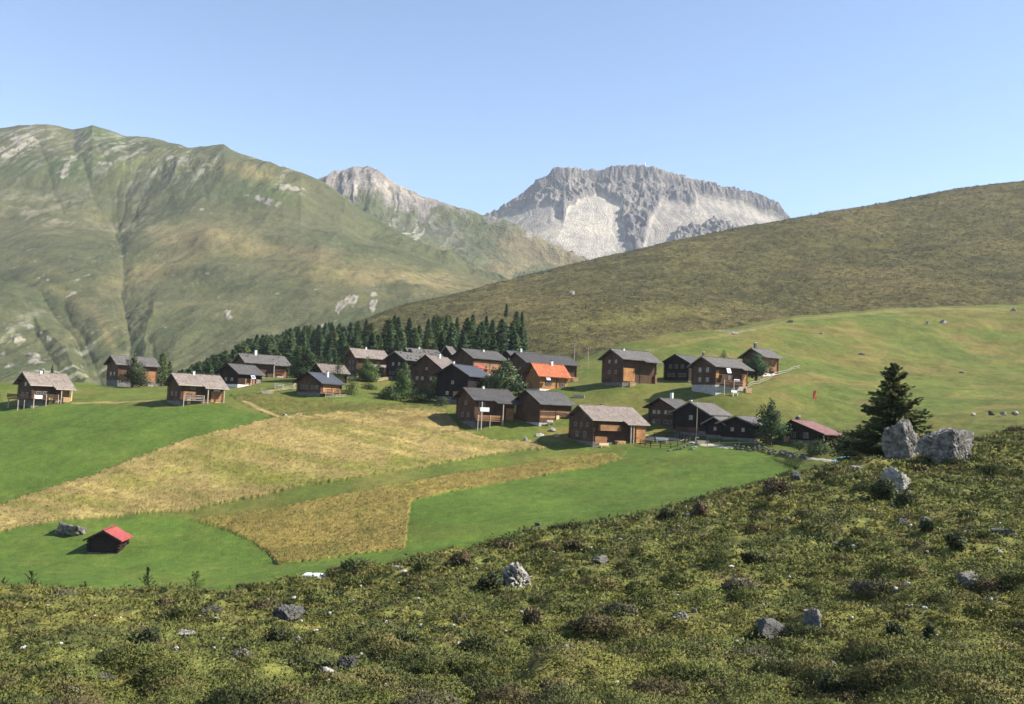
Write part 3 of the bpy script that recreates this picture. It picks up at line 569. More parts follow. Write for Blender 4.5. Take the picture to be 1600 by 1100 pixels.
# ------------------------------------------------------------------ trees
class MB:
    def __init__(s): s.v = []; s.f = []
    def box(s, x0, x1, y0, y1, z0, z1):
        b = len(s.v); s.v += [(x, y, z) for z in (z0, z1) for y in (y0, y1) for x in (x0, x1)]
        s.f += [tuple(b + i for i in q) for q in ((0, 2, 3, 1), (4, 5, 7, 6), (0, 1, 5, 4), (2, 6, 7, 3), (0, 4, 6, 2), (1, 3, 7, 5))]; return s
    def prism(s, poly, z0, z1=None):
        """poly: list of (x,y); z0/z1 numbers or functions of (x,y)"""
        b = len(s.v); n = len(poly); f0 = z0 if callable(z0) else (lambda x, y: z0); f1 = z1 if callable(z1) else (lambda x, y: z1)
        s.v += [(x, y, f0(x, y)) for x, y in poly] + [(x, y, f1(x, y)) for x, y in poly]
        s.f += [tuple(b + i for i in range(n))[::-1], tuple(b + n + i for i in range(n))] + [(b + i, b + (i + 1) % n, b + n + (i + 1) % n, b + n + i) for i in range(n)]; return s
    def tube(s, pts, rad, n=6):
        pts = [Vector(p) for p in pts]; b = len(s.v); m = len(pts)
        for i, p in enumerate(pts):
            d = (pts[min(i + 1, m - 1)] - pts[max(i - 1, 0)]).normalized(); a = d.orthogonal().normalized(); c = d.cross(a)
            r = rad[i] if hasattr(rad, '__len__') else rad
            s.v += [tuple(p + (a * math.cos(k * 2 * math.pi / n) + c * math.sin(k * 2 * math.pi / n)) * r) for k in range(n)]
        for i in range(m - 1):
            for k in range(n): s.f.append((b + i * n + k, b + i * n + (k + 1) % n, b + (i + 1) * n + (k + 1) % n, b + (i + 1) * n + k))
        s.f.append(tuple(b + k for k in range(n))[::-1]); s.f.append(tuple(b + (m - 1) * n + k for k in range(n))); return s
    def quad(s, *p):
        b = len(s.v); s.v += [tuple(q) for q in p]; s.f.append(tuple(range(b, b + len(p)))); return s
    def build(s, name, mat, parent=None, smooth=False, bevel=0):
        me = bpy.data.meshes.new(name); me.from_pydata(s.v, [], s.f); me.validate(); me.update()
        if bevel:
            bm = bmesh.new(); bm.from_mesh(me); bmesh.ops.recalc_face_normals(bm, faces=bm.faces)
            bmesh.ops.bevel(bm, geom=bm.edges[:], offset=bevel, segments=1, affect='EDGES'); bm.to_mesh(me); bm.free()
        else:
            bm = bmesh.new(); bm.from_mesh(me); bmesh.ops.recalc_face_normals(bm, faces=bm.faces); bm.to_mesh(me); bm.free()
        return link_mesh(name, me, mat, parent, smooth)
def simple_mat(name, c, rough=.8, scale=3., lo=.75, hi=1.25, bump=.2, metal=0, spec=.3, stretch=(1, 1, 1), bd=.03):
    c = [x * .85 for x in c]
    m, n, l, b = mat_new(name); tc = n.new('ShaderNodeTexCoord'); mp = n.new('ShaderNodeMapping'); mp.inputs['Scale'].default_value = stretch
    l.new(tc.outputs['Object'], mp.inputs[0]); t = noise_node(n, l, scale, 5, .65, vec=mp.outputs[0])
    r = ramp(n, l, t.outputs['Fac'], [(.28, [x * lo for x in c]), (.5, c), (.72, [min(1, x * hi) for x in c])])
    l.new(r.outputs[0], b.inputs['Base Color']); b.inputs['Roughness'].default_value = rough; b.inputs['Metallic'].default_value = metal
    b.inputs['Specular IOR Level'].default_value = spec
    if bump:
        bp = n.new('ShaderNodeBump'); bp.inputs['Strength'].default_value = bump; bp.inputs['Distance'].default_value = bd
        l.new(t.outputs['Fac'], bp.inputs['Height']); l.new(bp.outputs[0], b.inputs['Normal'])
    return m
M_BARK = simple_mat('bark', (.09, .065, .045), .95, 6, .5, 1.5, .6, stretch=(1, 1, .25))

def conifer_crown(H, Rm, n, base=.08, dark=(.026, .046, .020), blunt=.75, leaf=.8, seed=0, droop=.35):
    r_ = np.random.default_rng(seed); nw = int(H * 1.6); zf = r_.random(n) ** .85 * (1 - base) + base
    lobes = 5 + seed % 3; th = r_.random(n) * 2 * np.pi
    Rz = Rm * np.minimum(1, (1 - zf) * 1.25) ** blunt * (.86 + .22 * np.sin(zf * nw * 2 * np.pi * .5 + seed) + .18 * np.sin(th * lobes + zf * 9 + seed)) + .12
    q = r_.random(n) ** .42; r = Rz * q
    Pc = np.stack([r * np.cos(th), r * np.sin(th), zf * H - droop * r * .5], 1)
    ax = np.stack([np.cos(th), np.sin(th), -.35 + .55 * zf + .25 * r_.normal(size=n)], 1) + .35 * r_.normal(size=(n, 3))
    ln = leaf * (.55 + .6 * r_.random(n)) * (1.05 - .55 * zf)
    c = tint(np.array(dark) * np.array([2.2, 2.1, 1.75]), n, .30, .10); c *= (1 + .25 * np.sin(th * lobes + zf * 14))[:, None]
    return leaves(Pc, ax, ln, ln * .5, c, np.stack([np.cos(th), np.sin(th), .6 + .5 * zf], 1) + .35 * np.stack([np.cos(th * lobes), np.sin(th * lobes), np.sin(zf * nw * 3.1)], 1))
def crown_mesh(name, parts):
    V = []; F = []; C_ = []; N_ = []; o = 0
    for v, f, c, n in parts: V.append(v); F.append(f + o); C_.append(c); N_.append(n); o += len(v)
    return np_mesh(name, np.concatenate(V), np.concatenate(F), np.concatenate(C_), np.concatenate(N_))

PROTO = []
for i in range(7):
    H = 12.0; me = crown_mesh('crown', [conifer_crown(H, (2.0, 2.3, 1.8, 2.6, 2.1, 2.4, 1.7)[i], 1900, .04, blunt=(.62, .5, .7, .45, .58, .42, .66)[i], leaf=1.0, seed=i, dark=((.026, .048, .023), (.030, .050, .020), (.022, .042, .022), (.046, .066, .024), (.026, .046, .024), (.030, .048, .022), (.024, .044, .024))[i])]); me.materials.append(M_NEEDLE)
    tm = MB().tube([(0, 0, -1.2), (.03, 0, 3), (0, .04, 7), (0, 0, 11.6)], [.24, .2, .12, .03], 6).build('trunk', M_BARK)
    PROTO.append((me, tm.data)); bpy.data.objects.remove(tm)
def put_conifer(i, loc, rz, sc, label, group, name='conifer_tree'):
    t = thing(name, label, 'tree', loc, rz, group); t.scale = sc
    for nm, me in (('crown', PROTO[i][0]), ('trunk', PROTO[i][1])):
        o = bpy.data.objects.new(nm, me); col.objects.link(o); o.parent = t
    return t
TOP = PL('255 584 285 574 320 556 350 545 380 528 400 517 440 512 470 506 500 504 530 497 560 492 590 487 610 484 640 496 670 488 700 486 740 485 775 481 800 496 818 514')
placed = []; tries = 0; forest = []
while len(forest) < 291 and tries < 60000:
    tries += 1; u = random.uniform(262, 822) if random.random() < .55 else random.uniform(262, 560); tf = random.uniform(.05, 3.0) if u < 520 else random.uniform(.05, 2.0 if u < 700 else 1.55)
    p = onC(u, tf)
    if any((p.x - q[0]) ** 2 + (p.y - q[1]) ** 2 < q[2] for q in placed): continue
    bu_, bv = pix(np.array(p)); bv = float(bv); top = float(pl(TOP, u))
    if bv < top + 8: continue
    hmax = (bv - top) / FPX * p.y; h = min(random.uniform(9.5, 15), hmax * random.uniform(.82, 1.0))
    if h < 4.0 or (h < 7.5 and u > 440): continue
    if 606 < u < 645 and bv < 545 and random.random() < .75: continue
    placed.append((p.x, p.y, 5.0 if p.y < 330 else 6.5)); forest.append((u, p, h))
for u, p, h in forest:
    s = h / 12.0; w = s * random.uniform(1.1, 1.5) * (1.0 if h > 8 else 1.25)
    put_conifer(random.randrange(7), p - Vector((0, 0, .3)), random.uniform(0, 6.28), (w, w, s), 'dark green conifer of the dense wood behind the wooden houses', 'conifers of the wood behind the houses')
EXTRA = [(791, 495, 330, 5.0, 'lone dark conifer standing on the heath just above the end of the wood'),
         (806, 528, 315, 9.5, 'dark conifer standing apart at the lower right end of the wood'),
         (815, 515, 318, 6.5, 'small dark conifer furthest out on the heath at the end of the wood'),
         (252, 600, 260, 9.0, 'dark conifer beside the long brown barn half hidden by a bush'),
         (263, 602, 262, 7.0, 'small dark conifer at the far tip of the wood behind the tan roofed house'),
         (62, 542, 700, 7.5, 'single small dark conifer on the rocky foot of the far mountainside'),
         (81, 586, 560, 6.0, 'small dark conifer just above the roof of the leftmost house')]
for i, (u, vb, Yd, h, lab) in enumerate(EXTRA):
    P_ = at(u, vb, Yd); put_conifer(i % 7, (P_[0], P_[1], P_[2]), i, (h / 12 * 1.15, h / 12 * 1.15, h / 12), lab, None)

def blob_crown(blobs, n, leaf, base, seed=0, light=None, fl=.9):
    """leaves spread through a cluster of uneven clumps"""
    r_ = np.random.default_rng(seed); vol = np.array([b[3] * b[4] * b[5] for b in blobs]) ** .67; cnt = (vol / vol.sum() * n).astype(int); out = []
    for b, k in zip(blobs, cnt):
        d = unit(r_.normal(size=(k, 3))); q = r_.random((k, 1)) ** .33; bump = 1 + .22 * np.sin(5 * d[:, :1] * 2 + seed) * np.cos(6 * d[:, 1:2] + b[0] * 3) + .12 * r_.normal(size=(k, 1))
        Pc = np.array(b[:3]) + d * q * bump * np.array(b[3:6]); f = r_.uniform(.75, 1.3)
        c = tint(np.array(base) * f * 1.7, k, .2, .1)
        out.append(leaves(Pc, d + 1.0 * r_.normal(size=(k, 3)), leaf * r_.uniform(.6, 1.3, k), leaf * r_.uniform(.4, .8, k), c, d + np.array([0, 0, .25])))
    return out
def broad_tree(name, label, cat, u, vb, Yd, wpx, hpx, base, seed, n=4200, tall=True, leaf=None, ground=None, group=None, nb=10, narrow=False):
    g = at(u, vb, Yd); mpp = Yd / FPX; W, H = wpx * mpp, hpx * mpp
    t = thing(name, label, cat, g, 0, group); r_ = random.Random(seed); bl = []
    z0 = .07 * H if tall else 0.02 * H; W *= 1.18
    for i in range(nb):
        f = (i + .5) / nb; z = z0 + (H - z0) * (.08 + .84 * f); prof = math.sin(math.pi * min(1, .30 + .70 * f) ** (.8 if tall else .55)) if tall else math.sqrt(max(.1, 1 - f * f))
        if narrow: prof = (1 - f) ** .6
        rad = W * .5 * max(.25, prof); a = r_.uniform(0, 6.28); off = rad * r_.uniform(.25, .62)
        bl.append((off * math.cos(a), off * math.sin(a), z, rad * r_.uniform(.55, .8), rad * r_.uniform(.55, .8), (H - z0) * r_.uniform(.10, .17) + .1 * rad))
        if i % 2: bl.append((-off * math.cos(a) * .9, -off * math.sin(a) * .9, z - .04 * H, rad * r_.uniform(.42, .6), rad * r_.uniform(.42, .6), (H - z0) * r_.uniform(.09, .14)))
    link_mesh('crown', crown_mesh('crown', blob_crown(bl, n, leaf or max(.16, W * .055), base, seed)), M_LEAF, t)
    tr = MB()
    if tall:
        tr.tube([(0, 0, -.6), (.03 * W, 0, H * .3), (0, .02 * W, H * .7), (0, 0, H * .92)], [.045 * W, .036 * W, .018 * W, .006 * W], 7)
        for i in range(6):
            a = r_.uniform(0, 6.28); z = H * r_.uniform(.25, .6); e = W * r_.uniform(.22, .38); tr.tube([(0, 0, z), (math.cos(a) * e * .5, math.sin(a) * e * .5, z + e * .4), (math.cos(a) * e, math.sin(a) * e, z + e)], [.018 * W, .012 * W, .005 * W], 5)
    else:
        for i in range(6):
            a = i * 1.05 + r_.uniform(-.3, .3); e = W * r_.uniform(.15, .34); tr.tube([(0, 0, -.2), (math.cos(a) * e * .6, math.sin(a) * e * .6, H * .3), (math.cos(a) * e, math.sin(a) * e, H * .72)], [.02 * W, .014 * W, .005 * W], 5)
    tr.build('trunk' if tall else 'stems', M_BARK, t); return t
G1, G2, G3 = (.040, .062, .022), (.055, .085, .026), (.085, .115, .030)
broad_tree('leafy_tree', 'round leafy tree growing in front of the long brown barn at the meadow edge', 'tree', 206, 607, 206, 40, 56, (.042, .055, .024), 1)
broad_tree('leafy_tree', 'tall dark green tree between the long grey shingle barn and the small navy roofed chalet', 'tree', 476, 600, 212, 46, 62, (.034, .055, .022), 2)
broad_tree('leafy_tree', 'slim tree right behind the navy roofed chalet with the white chimney', 'tree', 526, 604, 199, 22, 50, (.040, .065, .022), 3, 1500)
broad_tree('leafy_tree', 'dense green tree before the tan roofed house beside the wood', 'tree', 572, 603, 218, 36, 46, G2, 4)
broad_tree('bush', 'dark bush at the right end of the navy roofed chalet', 'bush', 547, 622, 194, 24, 36, G1, 5, 1400, False)
broad_tree('leafy_tree', 'light green tree in the garden slope left of the dark navy roofed house', 'tree', 629, 627, 198, 36, 64, (.048, .082, .026), 6)
broad_tree('bush', 'broad dark bush at the foot of the light green garden tree', 'bush', 612, 630, 194, 44, 28, G1, 7, 1800, False)
broad_tree('bush', 'yellow green bush against the dark navy roofed house', 'bush', 678, 620, 196, 22, 32, G3, 8, 1100, False)
broad_tree('leafy_tree', 'wide grey green tree left of the orange roofed house', 'tree', 789, 619, 196, 62, 57, (.060, .082, .036), 9, 4200, nb=12)
broad_tree('leafy_tree', 'round dark tree between the low black barn and the reddish roofed hut', 'tree', 1203, 690, 150, 50, 68, (.034, .056, .022), 10, 3600, nb=11)
broad_tree('leafy_tree', 'dark tree crowding the small high house above the white fence', 'tree', 1181, 591, 203, 46, 40, (.034, .058, .026), 11, 2600)
broad_tree('bush', 'small conical bush behind the stone based house on the green hill', 'bush', 1131, 562, 214, 12, 17, G1, 12, 600, False)
broad_tree('bush', 'low bush on the grass left of the reddish roofed hut', 'bush', 1249, 702, 140, 26, 14, G1, 13, 900, False)
broad_tree('bush', 'broad leafy bush in front of the reddish roofed hut', 'bush', 1277, 713, 135, 46, 26, (.048, .07, .026), 14, 1800, False)
broad_tree('bush', 'tall bush between the reddish roofed hut and the spruce', 'bush', 1326, 718, 122, 58, 46, (.034, .052, .022), 15, 2200, False)
broad_tree('bush', 'tiny bush beside the right side of the orange roofed house', 'bush', 894, 613, 195, 14, 9, G1, 16, 500, False)
broad_tree('bush', 'green bush on the field edge below the stone wall', 'bush', 1243, 733, 120, 28, 22, G2, 17, 1000, False)

broad_tree('bush', 'dark bushes in the gap under the broad brown gable', 'bush', 655, 628, 193, 40, 22, G1, 18, 1500, False)
broad_tree('bush', 'dark bush at the left corner of the big black house', 'bush', 690, 634, 187, 24, 16, G1, 19, 900, False)
broad_tree('leafy_tree', 'dark tree behind the left end of the navy roofed chalet', 'tree', 505, 596, 214, 26, 40, (.034, .055, .024), 20, 2000)
broad_tree('leafy_tree', 'small tree at the right end of the tan roofed house by the wood', 'tree', 590, 598, 224, 24, 34, G2, 21, 1800)
broad_tree('bush', 'rounded bush under the yellow green hedge gap, by the garden fence', 'bush', 575, 612, 206, 30, 15, G2, 22, 900, False)

broad_tree('bush', 'dark bush at the shaded left foot of the spruce', 'bush', 1356, 722, 100, 44, 40, (.034, .050, .022), 23, 1800, False)

# the tall spruce beside the two big boulders
def spruce():
    g = Vector(at(1394, 716, hitA(1424, 716).y + 4.6)); mpp = g.y / FPX; H = 150 * mpp; t = thing('spruce_tree', 'tall ragged spruce beside the two big grey boulders', 'tree', g, 0)
    r_ = np.random.default_rng(5); parts = []; tb = MB().tube([(0, 0, -.6), (0, 0, H * .4), (.05, 0, H * .8), (.08, 0, H)], [.17, .12, .05, .012], 8)
    nw = 44
    for i in range(nw):
        f = i / (nw - 1); z = H * (.03 + .94 * f) + r_.normal() * .05; L0 = 62 * mpp * (1 - f) ** .82 + .18
        for k in range(int(8 - 3 * f)):
            th = r_.uniform(0, 2 * np.pi); L = L0 * r_.uniform(.45, 1.3) * (1.12 if z < .35 * H else 1); rise = r_.uniform(-.28, .2) + .45 * f
            m = int(26 + 120 * L / (62 * mpp)); s = r_.random(m) ** .7; side = r_.normal(size=m) * .22 * (1.15 - s) * L
            rad = s * L; z_ = z + rad * rise - .12 * rad * rad / max(L, .1) + .16 * np.maximum(0, s - .7) * L
            Pc = np.stack([np.cos(th) * rad - np.sin(th) * side, np.sin(th) * rad + np.cos(th) * side, z_ - np.abs(side) * .35 + r_.normal(size=m) * .05], 1)
            ax = np.stack([np.cos(th) * np.ones(m) - np.sin(th) * side * 2.5, np.sin(th) * np.ones(m) + np.cos(th) * side * 2.5, -.30 + .5 * s + .3 * r_.normal(size=m)], 1)
            ln = r_.uniform(.26, .5, m) * (1.1 - .4 * f); parts.append(leaves(Pc, ax, ln, ln * .42, tint((.105, .130, .046) if r_.random() < .55 else (.175, .190, .066), m, .24, .1), np.stack([np.cos(th) * np.ones(m), np.sin(th) * np.ones(m), .95 + r_.normal(size=m) * .4], 1)))
            tb.tube([(0, 0, z), (math.cos(th) * L * .5, math.sin(th) * L * .5, z + L * .5 * rise - .03 * L), (math.cos(th) * L * .9, math.sin(th) * L * .9, z + L * .9 * rise - .10 * L)], [.028, .018, .006], 4)
    link_mesh('crown', crown_mesh('crown', parts), M_NEEDLE, t); tb.build('trunk', M_BARK, t)
spruce()
def sapling(u, vb, hpx, seed, label, Yd=None, wf=.45, base=(.06, .085, .03)):
    g = hitA(u, vb) if Yd is None else Vector(at(u, vb, Yd)); H = hpx * g.y / FPX; r_ = np.random.default_rng(seed)
    t = thing('larch_sapling', label, 'sapling', g, 0); parts = []; tb = MB().tube([(0, 0, -.3), (.02 * H, 0, H * .5), (0, .02 * H, H)], [.018 * H, .011 * H, .003 * H], 5)
    for i in range(28):
        f = (i + .5) / 28; z = H * (.1 + .86 * f); L = H * wf * (1 - f) ** .7 * r_.uniform(.5, 1.1) + .03 * H; th = r_.uniform(0, 6.28); m = 34; s = r_.random(m)
        Pc = np.stack([np.cos(th) * s * L, np.sin(th) * s * L, z + s * L * .9 + r_.normal(size=m) * .012 * H], 1)
        parts.append(leaves(Pc, np.array([math.cos(th), math.sin(th), .5]) + .7 * r_.normal(size=(m, 3)), np.minimum(.07 * H, .14) * r_.uniform(.6, 1.2, m), np.minimum(.016 * H, .03), tint(np.array(base) * 1.4, m, .2)))
        tb.tube([(0, 0, z), (math.cos(th) * L, math.sin(th) * L, z + L * .9)], [.005 * H, .002 * H], 4)
    link_mesh('crown', crown_mesh('crown', parts), M_NEEDLE, t); tb.build('trunk', M_BARK, t)
for i, (u, vb, h, w, lab) in enumerate([(3, 942, 42, .4, 'thin young larch cut by the picture edge on the rim of the near slope'), (46, 940, 50, .5, 'bushiest young larch on the rim of the near slope, leaning right'),
        (130, 940, 34, .35, 'wispy low larch sapling between the bushy one and the tall thin one'), (178, 938, 20, .35, 'shortest larch sapling on the rim of the near slope'),
        (229, 936, 52, .3, 'tall thin larch sapling on the rim of the near slope below the red roofed hut'), (304, 932, 42, .45, 'spreading larch sapling furthest right on the rim of the near slope'), (358, 930, 18, .4, 'faint tiny sapling on the rim right of the spreading larch')]):
    sapling(u, vb + 3, h, 40 + i, lab, 49.5, w)
sapling(1372, 922, 46, 60, 'small bright green spruce seedling low among the heath under the slope rocks', None, 1.0, (.045, .075, .022))

# larger heath shrubs one can single out on the near slope
def shrub(u, vb, wpx, hpx, base, seed, label):
    g = hitA(u, vb); mpp = g.y / FPX; W, H = wpx * mpp, hpx * mpp; r_ = random.Random(seed); bl = []
    for i in range(7):
        a = r_.uniform(0, 6.28); o = W * .5 * r_.uniform(.0, .6); bl.append((math.cos(a) * o, math.sin(a) * o, H * r_.uniform(.1, .5), W * r_.uniform(.18, .28), W * r_.uniform(.18, .28), H * r_.uniform(.3, .5)))
    t = thing('heath_shrub', label, 'shrub', g, 0)
    link_mesh('foliage', crown_mesh('foliage', blob_crown(bl, int(900 + 10 * wpx), max(.05, .0034 * g.y), base, seed)), M_HEATH, t)
    st = MB()
    for i in range(5):
        a = i * 1.3; st.tube([(0, 0, -.1), (math.cos(a) * W * .18, math.sin(a) * W * .18, H * .3), (math.cos(a) * W * .32, math.sin(a) * W * .32, H * .6)], [.02 * W, .014 * W, .006 * W], 5)
    st.build('stems', M_BARK, t)
DK, BR, HG = (.038, .046, .020), (.075, .060, .032), (.11, .10, .08)
for i, a in enumerate([(228, 1015, 58, 38, DK, 'big dark juniper mound in the lower left of the near slope'), (432, 1012, 56, 34, DK, 'dark round juniper mound right of the big one, below the grey rock'),
    (376, 1035, 44, 26, HG, 'greyish twiggy heather clump between two dark juniper mounds'), (768, 921, 46, 28, DK, 'dark juniper on the left flank of the crumbling white rock'),
    (1212, 776, 56, 34, BR, 'big brown heather mound capped by a small rock on the rim'), (1378, 782, 52, 38, DK, 'dark juniper spilling from under the pale jagged rock'), (1415, 788, 40, 24, DK, 'dark juniper right below the pale jagged rock'),
    (1094, 808, 36, 26, BR, 'brown heather mound on the rim left of the big brown mound'), (720, 884, 40, 22, BR, 'brown heather hummock on the rim above the crumbling rock'), (893, 862, 40, 20, BR, 'red brown heather hummock on the rim right of the crumbling rock'),
    (1448, 832, 30, 26, DK, 'very dark juniper with a grey rock on the right part of the slope'), (1040, 812, 34, 18, DK, 'low dark hummock on the rim above the small grey stone'), (260, 948, 40, 12, BR, 'flat dark heather clump on the left rim below the saplings'), (508, 1056, 40, 22, DK, 'dark shrub just left of the smooth pale stone'),
    (1490, 862, 44, 26, DK, 'dark heather hump under the stones at the right edge'), (790, 862, 36, 16, BR, 'small brown heather hummock at the middle of the rim'), (835, 975, 50, 30, BR, 'brown heather clump under the crumbling white rock'), (1180, 880, 46, 24, DK, 'dark heather clump in the middle of the slope'),
    (1395, 1000, 40, 30, DK, 'dark juniper hump right of the pale slab'), (870, 1098, 70, 34, BR, 'brown heather clump cut by the bottom edge'), (1300, 1092, 60, 30, DK, 'dark heather clump near the bottom right'), (1450, 1000, 34, 22, DK, 'small dark hump under the flat grey rock on the right'), (640, 1010, 44, 22, DK, 'dark low heather patch in the middle of the lower slope')]):
    shrub(*a[:5], 100 + i, a[5])
# ------------------------------------------------------------------ timber houses
def wood_mat(name, c, lo=.55, hi=1.35):
    c = [x * k for x, k in zip(c, (.84, .86, .90))]
    m, n, l, b = mat_new(name); tc = n.new('ShaderNodeTexCoord'); mp = n.new('ShaderNodeMapping'); mp.inputs['Scale'].default_value = (.35, .35, 5.5)
    l.new(tc.outputs['Object'], mp.inputs[0]); t = noise_node(n, l, 1.1, 5, .7, vec=mp.outputs[0]); t2 = noise_node(n, l, .55, 3, .6)
    r = ramp(n, l, t.outputs['Fac'], [(.25, [x * lo for x in c]), (.5, c), (.75, [min(1, x * hi) for x in c])])
    r2 = ramp(n, l, t2.outputs['Fac'], [(.3, (.6, .6, .62)), (.7, (1.25, 1.2, 1.15))])
    x = n.new('ShaderNodeMix'); x.data_type = 'RGBA'; x.blend_type = 'MULTIPLY'; x.inputs[0].default_value = 1; l.new(r.outputs[0], x.inputs[6]); l.new(r2.outputs[0], x.inputs[7])
    w = n.new('ShaderNodeTexWave'); w.wave_type = 'BANDS'; w.bands_direction = 'Z'; w.inputs['Scale'].default_value = 1.6; w.inputs['Distortion'].default_value = .4; l.new(tc.outputs['Object'], w.inputs['Vector'])
    bp = n.new('ShaderNodeBump'); bp.inputs['Strength'].default_value = .9; bp.inputs['Distance'].default_value = .06; l.new(w.outputs['Fac'], bp.inputs['Height'])
    l.new(x.outputs[2], b.inputs['Base Color']); l.new(bp.outputs[0], b.inputs['Normal']); b.inputs['Roughness'].default_value = .85; b.inputs['Specular IOR Level'].default_value = .15
    return m
def roof_mat(name, c, spec=.25, rough=.75, lo=.7, hi=1.3):
    c = [x * .86 for x in c]
    m, n, l, b = mat_new(name); tc = n.new('ShaderNodeTexCoord')
    br = n.new('ShaderNodeTexBrick'); br.inputs['Scale'].default_value = 2.4; br.inputs['Brick Width'].default_value = .55; br.inputs['Row Height'].default_value = .42; br.inputs['Mortar Size'].default_value = .03
    br.inputs['Color1'].default_value = (*[x * lo for x in c], 1); br.inputs['Color2'].default_value = (*[min(1, x * hi) for x in c], 1); br.inputs['Mortar'].default_value = (*[x * .45 for x in c], 1)
    l.new(tc.outputs['Object'], br.inputs['Vector']); t = noise_node(n, l, .8, 5, .65); r = ramp(n, l, t.outputs['Fac'], [(.3, (.72,) * 3), (.7, (1.22,) * 3)])
    x = n.new('ShaderNodeMix'); x.data_type = 'RGBA'; x.blend_type = 'MULTIPLY'; x.inputs[0].default_value = 1; l.new(br.outputs['Color'], x.inputs[6]); l.new(r.outputs[0], x.inputs[7])
    l.new(x.outputs[2], b.inputs['Base Color']); b.inputs['Roughness'].default_value = rough; b.inputs['Specular IOR Level'].default_value = spec
    bp = n.new('ShaderNodeBump'); bp.inputs['Strength'].default_value = .6; bp.inputs['Distance'].default_value = .03; l.new(br.outputs['Fac'], bp.inputs['Height']); bp.invert = True; l.new(bp.outputs[0], b.inputs['Normal'])
    return m
WD = dict(dark=wood_mat('dark_timber', (.034, .023, .017)), brown=wood_mat('brown_timber', (.105, .060, .036)), warm_sunlit=wood_mat('warm_sunlit_timber', (.35, .18, .085)), honey=wood_mat('honey_timber', (.47, .235, .09)), black=wood_mat('tarred_timber', (.020, .016, .014)), grey=wood_mat('weathered_timber', (.23, .20, .17)))  # the warm tone is brown timber with sunlight put into its colour
RF = dict(tan=roof_mat('tan_shingle', (.225, .185, .158)), grey=roof_mat('grey_shingle', (.122, .112, .103)), slate=roof_mat('slate_roof', (.082, .078, .076)), dark=roof_mat('dark_roof', (.066, .062, .061)), navy=roof_mat('navy_metal_roof', (.052, .058, .072), .35, .6, .9, 1.1), orange=roof_mat('orange_tile_roof', (.42, .125, .055), .2, .75, .75, 1.25), maroon=roof_mat('faded_red_metal_roof', (.22, .115, .10), .2, .65, .75, 1.2), red=roof_mat('red_metal_roof', (.37, .085, .08), .2, .65, .8, 1.2), brown=roof_mat('brown_shingle', (.17, .14, .12)))
M_STONE = simple_mat('rubble_stone', (.34, .33, .31), .9, 2.2, .55, 1.35, .8, bd=.08)
M_DSTONE = simple_mat('dark_rubble_stone', (.125, .12, .112), .9, 2.2, .55, 1.5, .8, bd=.08)
M_PLASTER = simple_mat('pale_plaster', (.66, .63, .57), .9, 3, .8, 1.1, .2)
M_GLASS = simple_mat('window_glass', (.05, .06, .07), .08, 2, .8, 1.2, 0, spec=.6)
M_FRAME = simple_mat('window_frame_paint', (.24, .20, .16), .6, 4, .85, 1.1, 0)
M_WHITE = simple_mat('white_paint', (.66, .65, .62), .6, 4, .9, 1.05, .05)
M_BLUE = simple_mat('solar_cell', (.10, .17, .34), .25, 4, .85, 1.15, 0, spec=.6)
M_METAL = simple_mat('dark_metal', (.07, .07, .075), .4, 4, .8, 1.2, 0, metal=.5)
M_SHUT = simple_mat('dark_shutter', (.060, .035, .022), .7, 4, .8, 1.2, .1)
M_RED = simple_mat('red_cloth', (.62, .06, .06), .8, 3, .85, 1.15, .1)
M_POST = simple_mat('grey_post_wood', (.36, .31, .25), .9, 4, .7, 1.25, .3, stretch=(1, 1, .3))
M_PALE = simple_mat('pale_new_wood', (.62, .47, .28), .8, 4, .75, 1.2, .3)
M_FLOW = simple_mat('geranium_red', (.45, .07, .05), .8, 9, .3, 1.5, .3)

def window(parent, face, a, z, w, h, L, W, shut=None):
    """face 'g' = gable wall x=0 (a along y), 'f' = long wall y=0 (a along x); a frame ring with a sill, a pane inside"""
    fr = MB(); pn = MB(); t = .08
    def bx(mb, a0, a1, z0, z1, d0, d1):
        if face == 'g': mb.box(-d1, -d0, a0, a1, z0, z1)
        else: mb.box(a0, a1, -d1, -d0, z0, z1)
    bx(fr, a - w / 2 - t, a - w / 2, z, z + h, .012, .07); bx(fr, a + w / 2, a + w / 2 + t, z, z + h, .012, .07)
    bx(fr, a - w / 2 - t, a + w / 2 + t, z + h, z + h + t, .012, .075); bx(fr, a - w / 2 - t - .05, a + w / 2 + t + .05, z - t, z, .012, .12); bx(fr, a - .02, a + .02, z, z + h, .014, .05)
    bx(pn, a - w / 2, a + w / 2, z, z + h, .013, .03)
    o = fr.build('window', M_FRAME, parent); pn.build('pane', M_GLASS, o)
    if shut:
        for s in (-1, 1):
            mb = MB(); c = a + s * (w / 2 + t + w * .30); bx(mb, c - w * .27, c + w * .27, z - .03, z + h + .03, .014, .055); mb.build('shutter', M_SHUT, o)
    return o

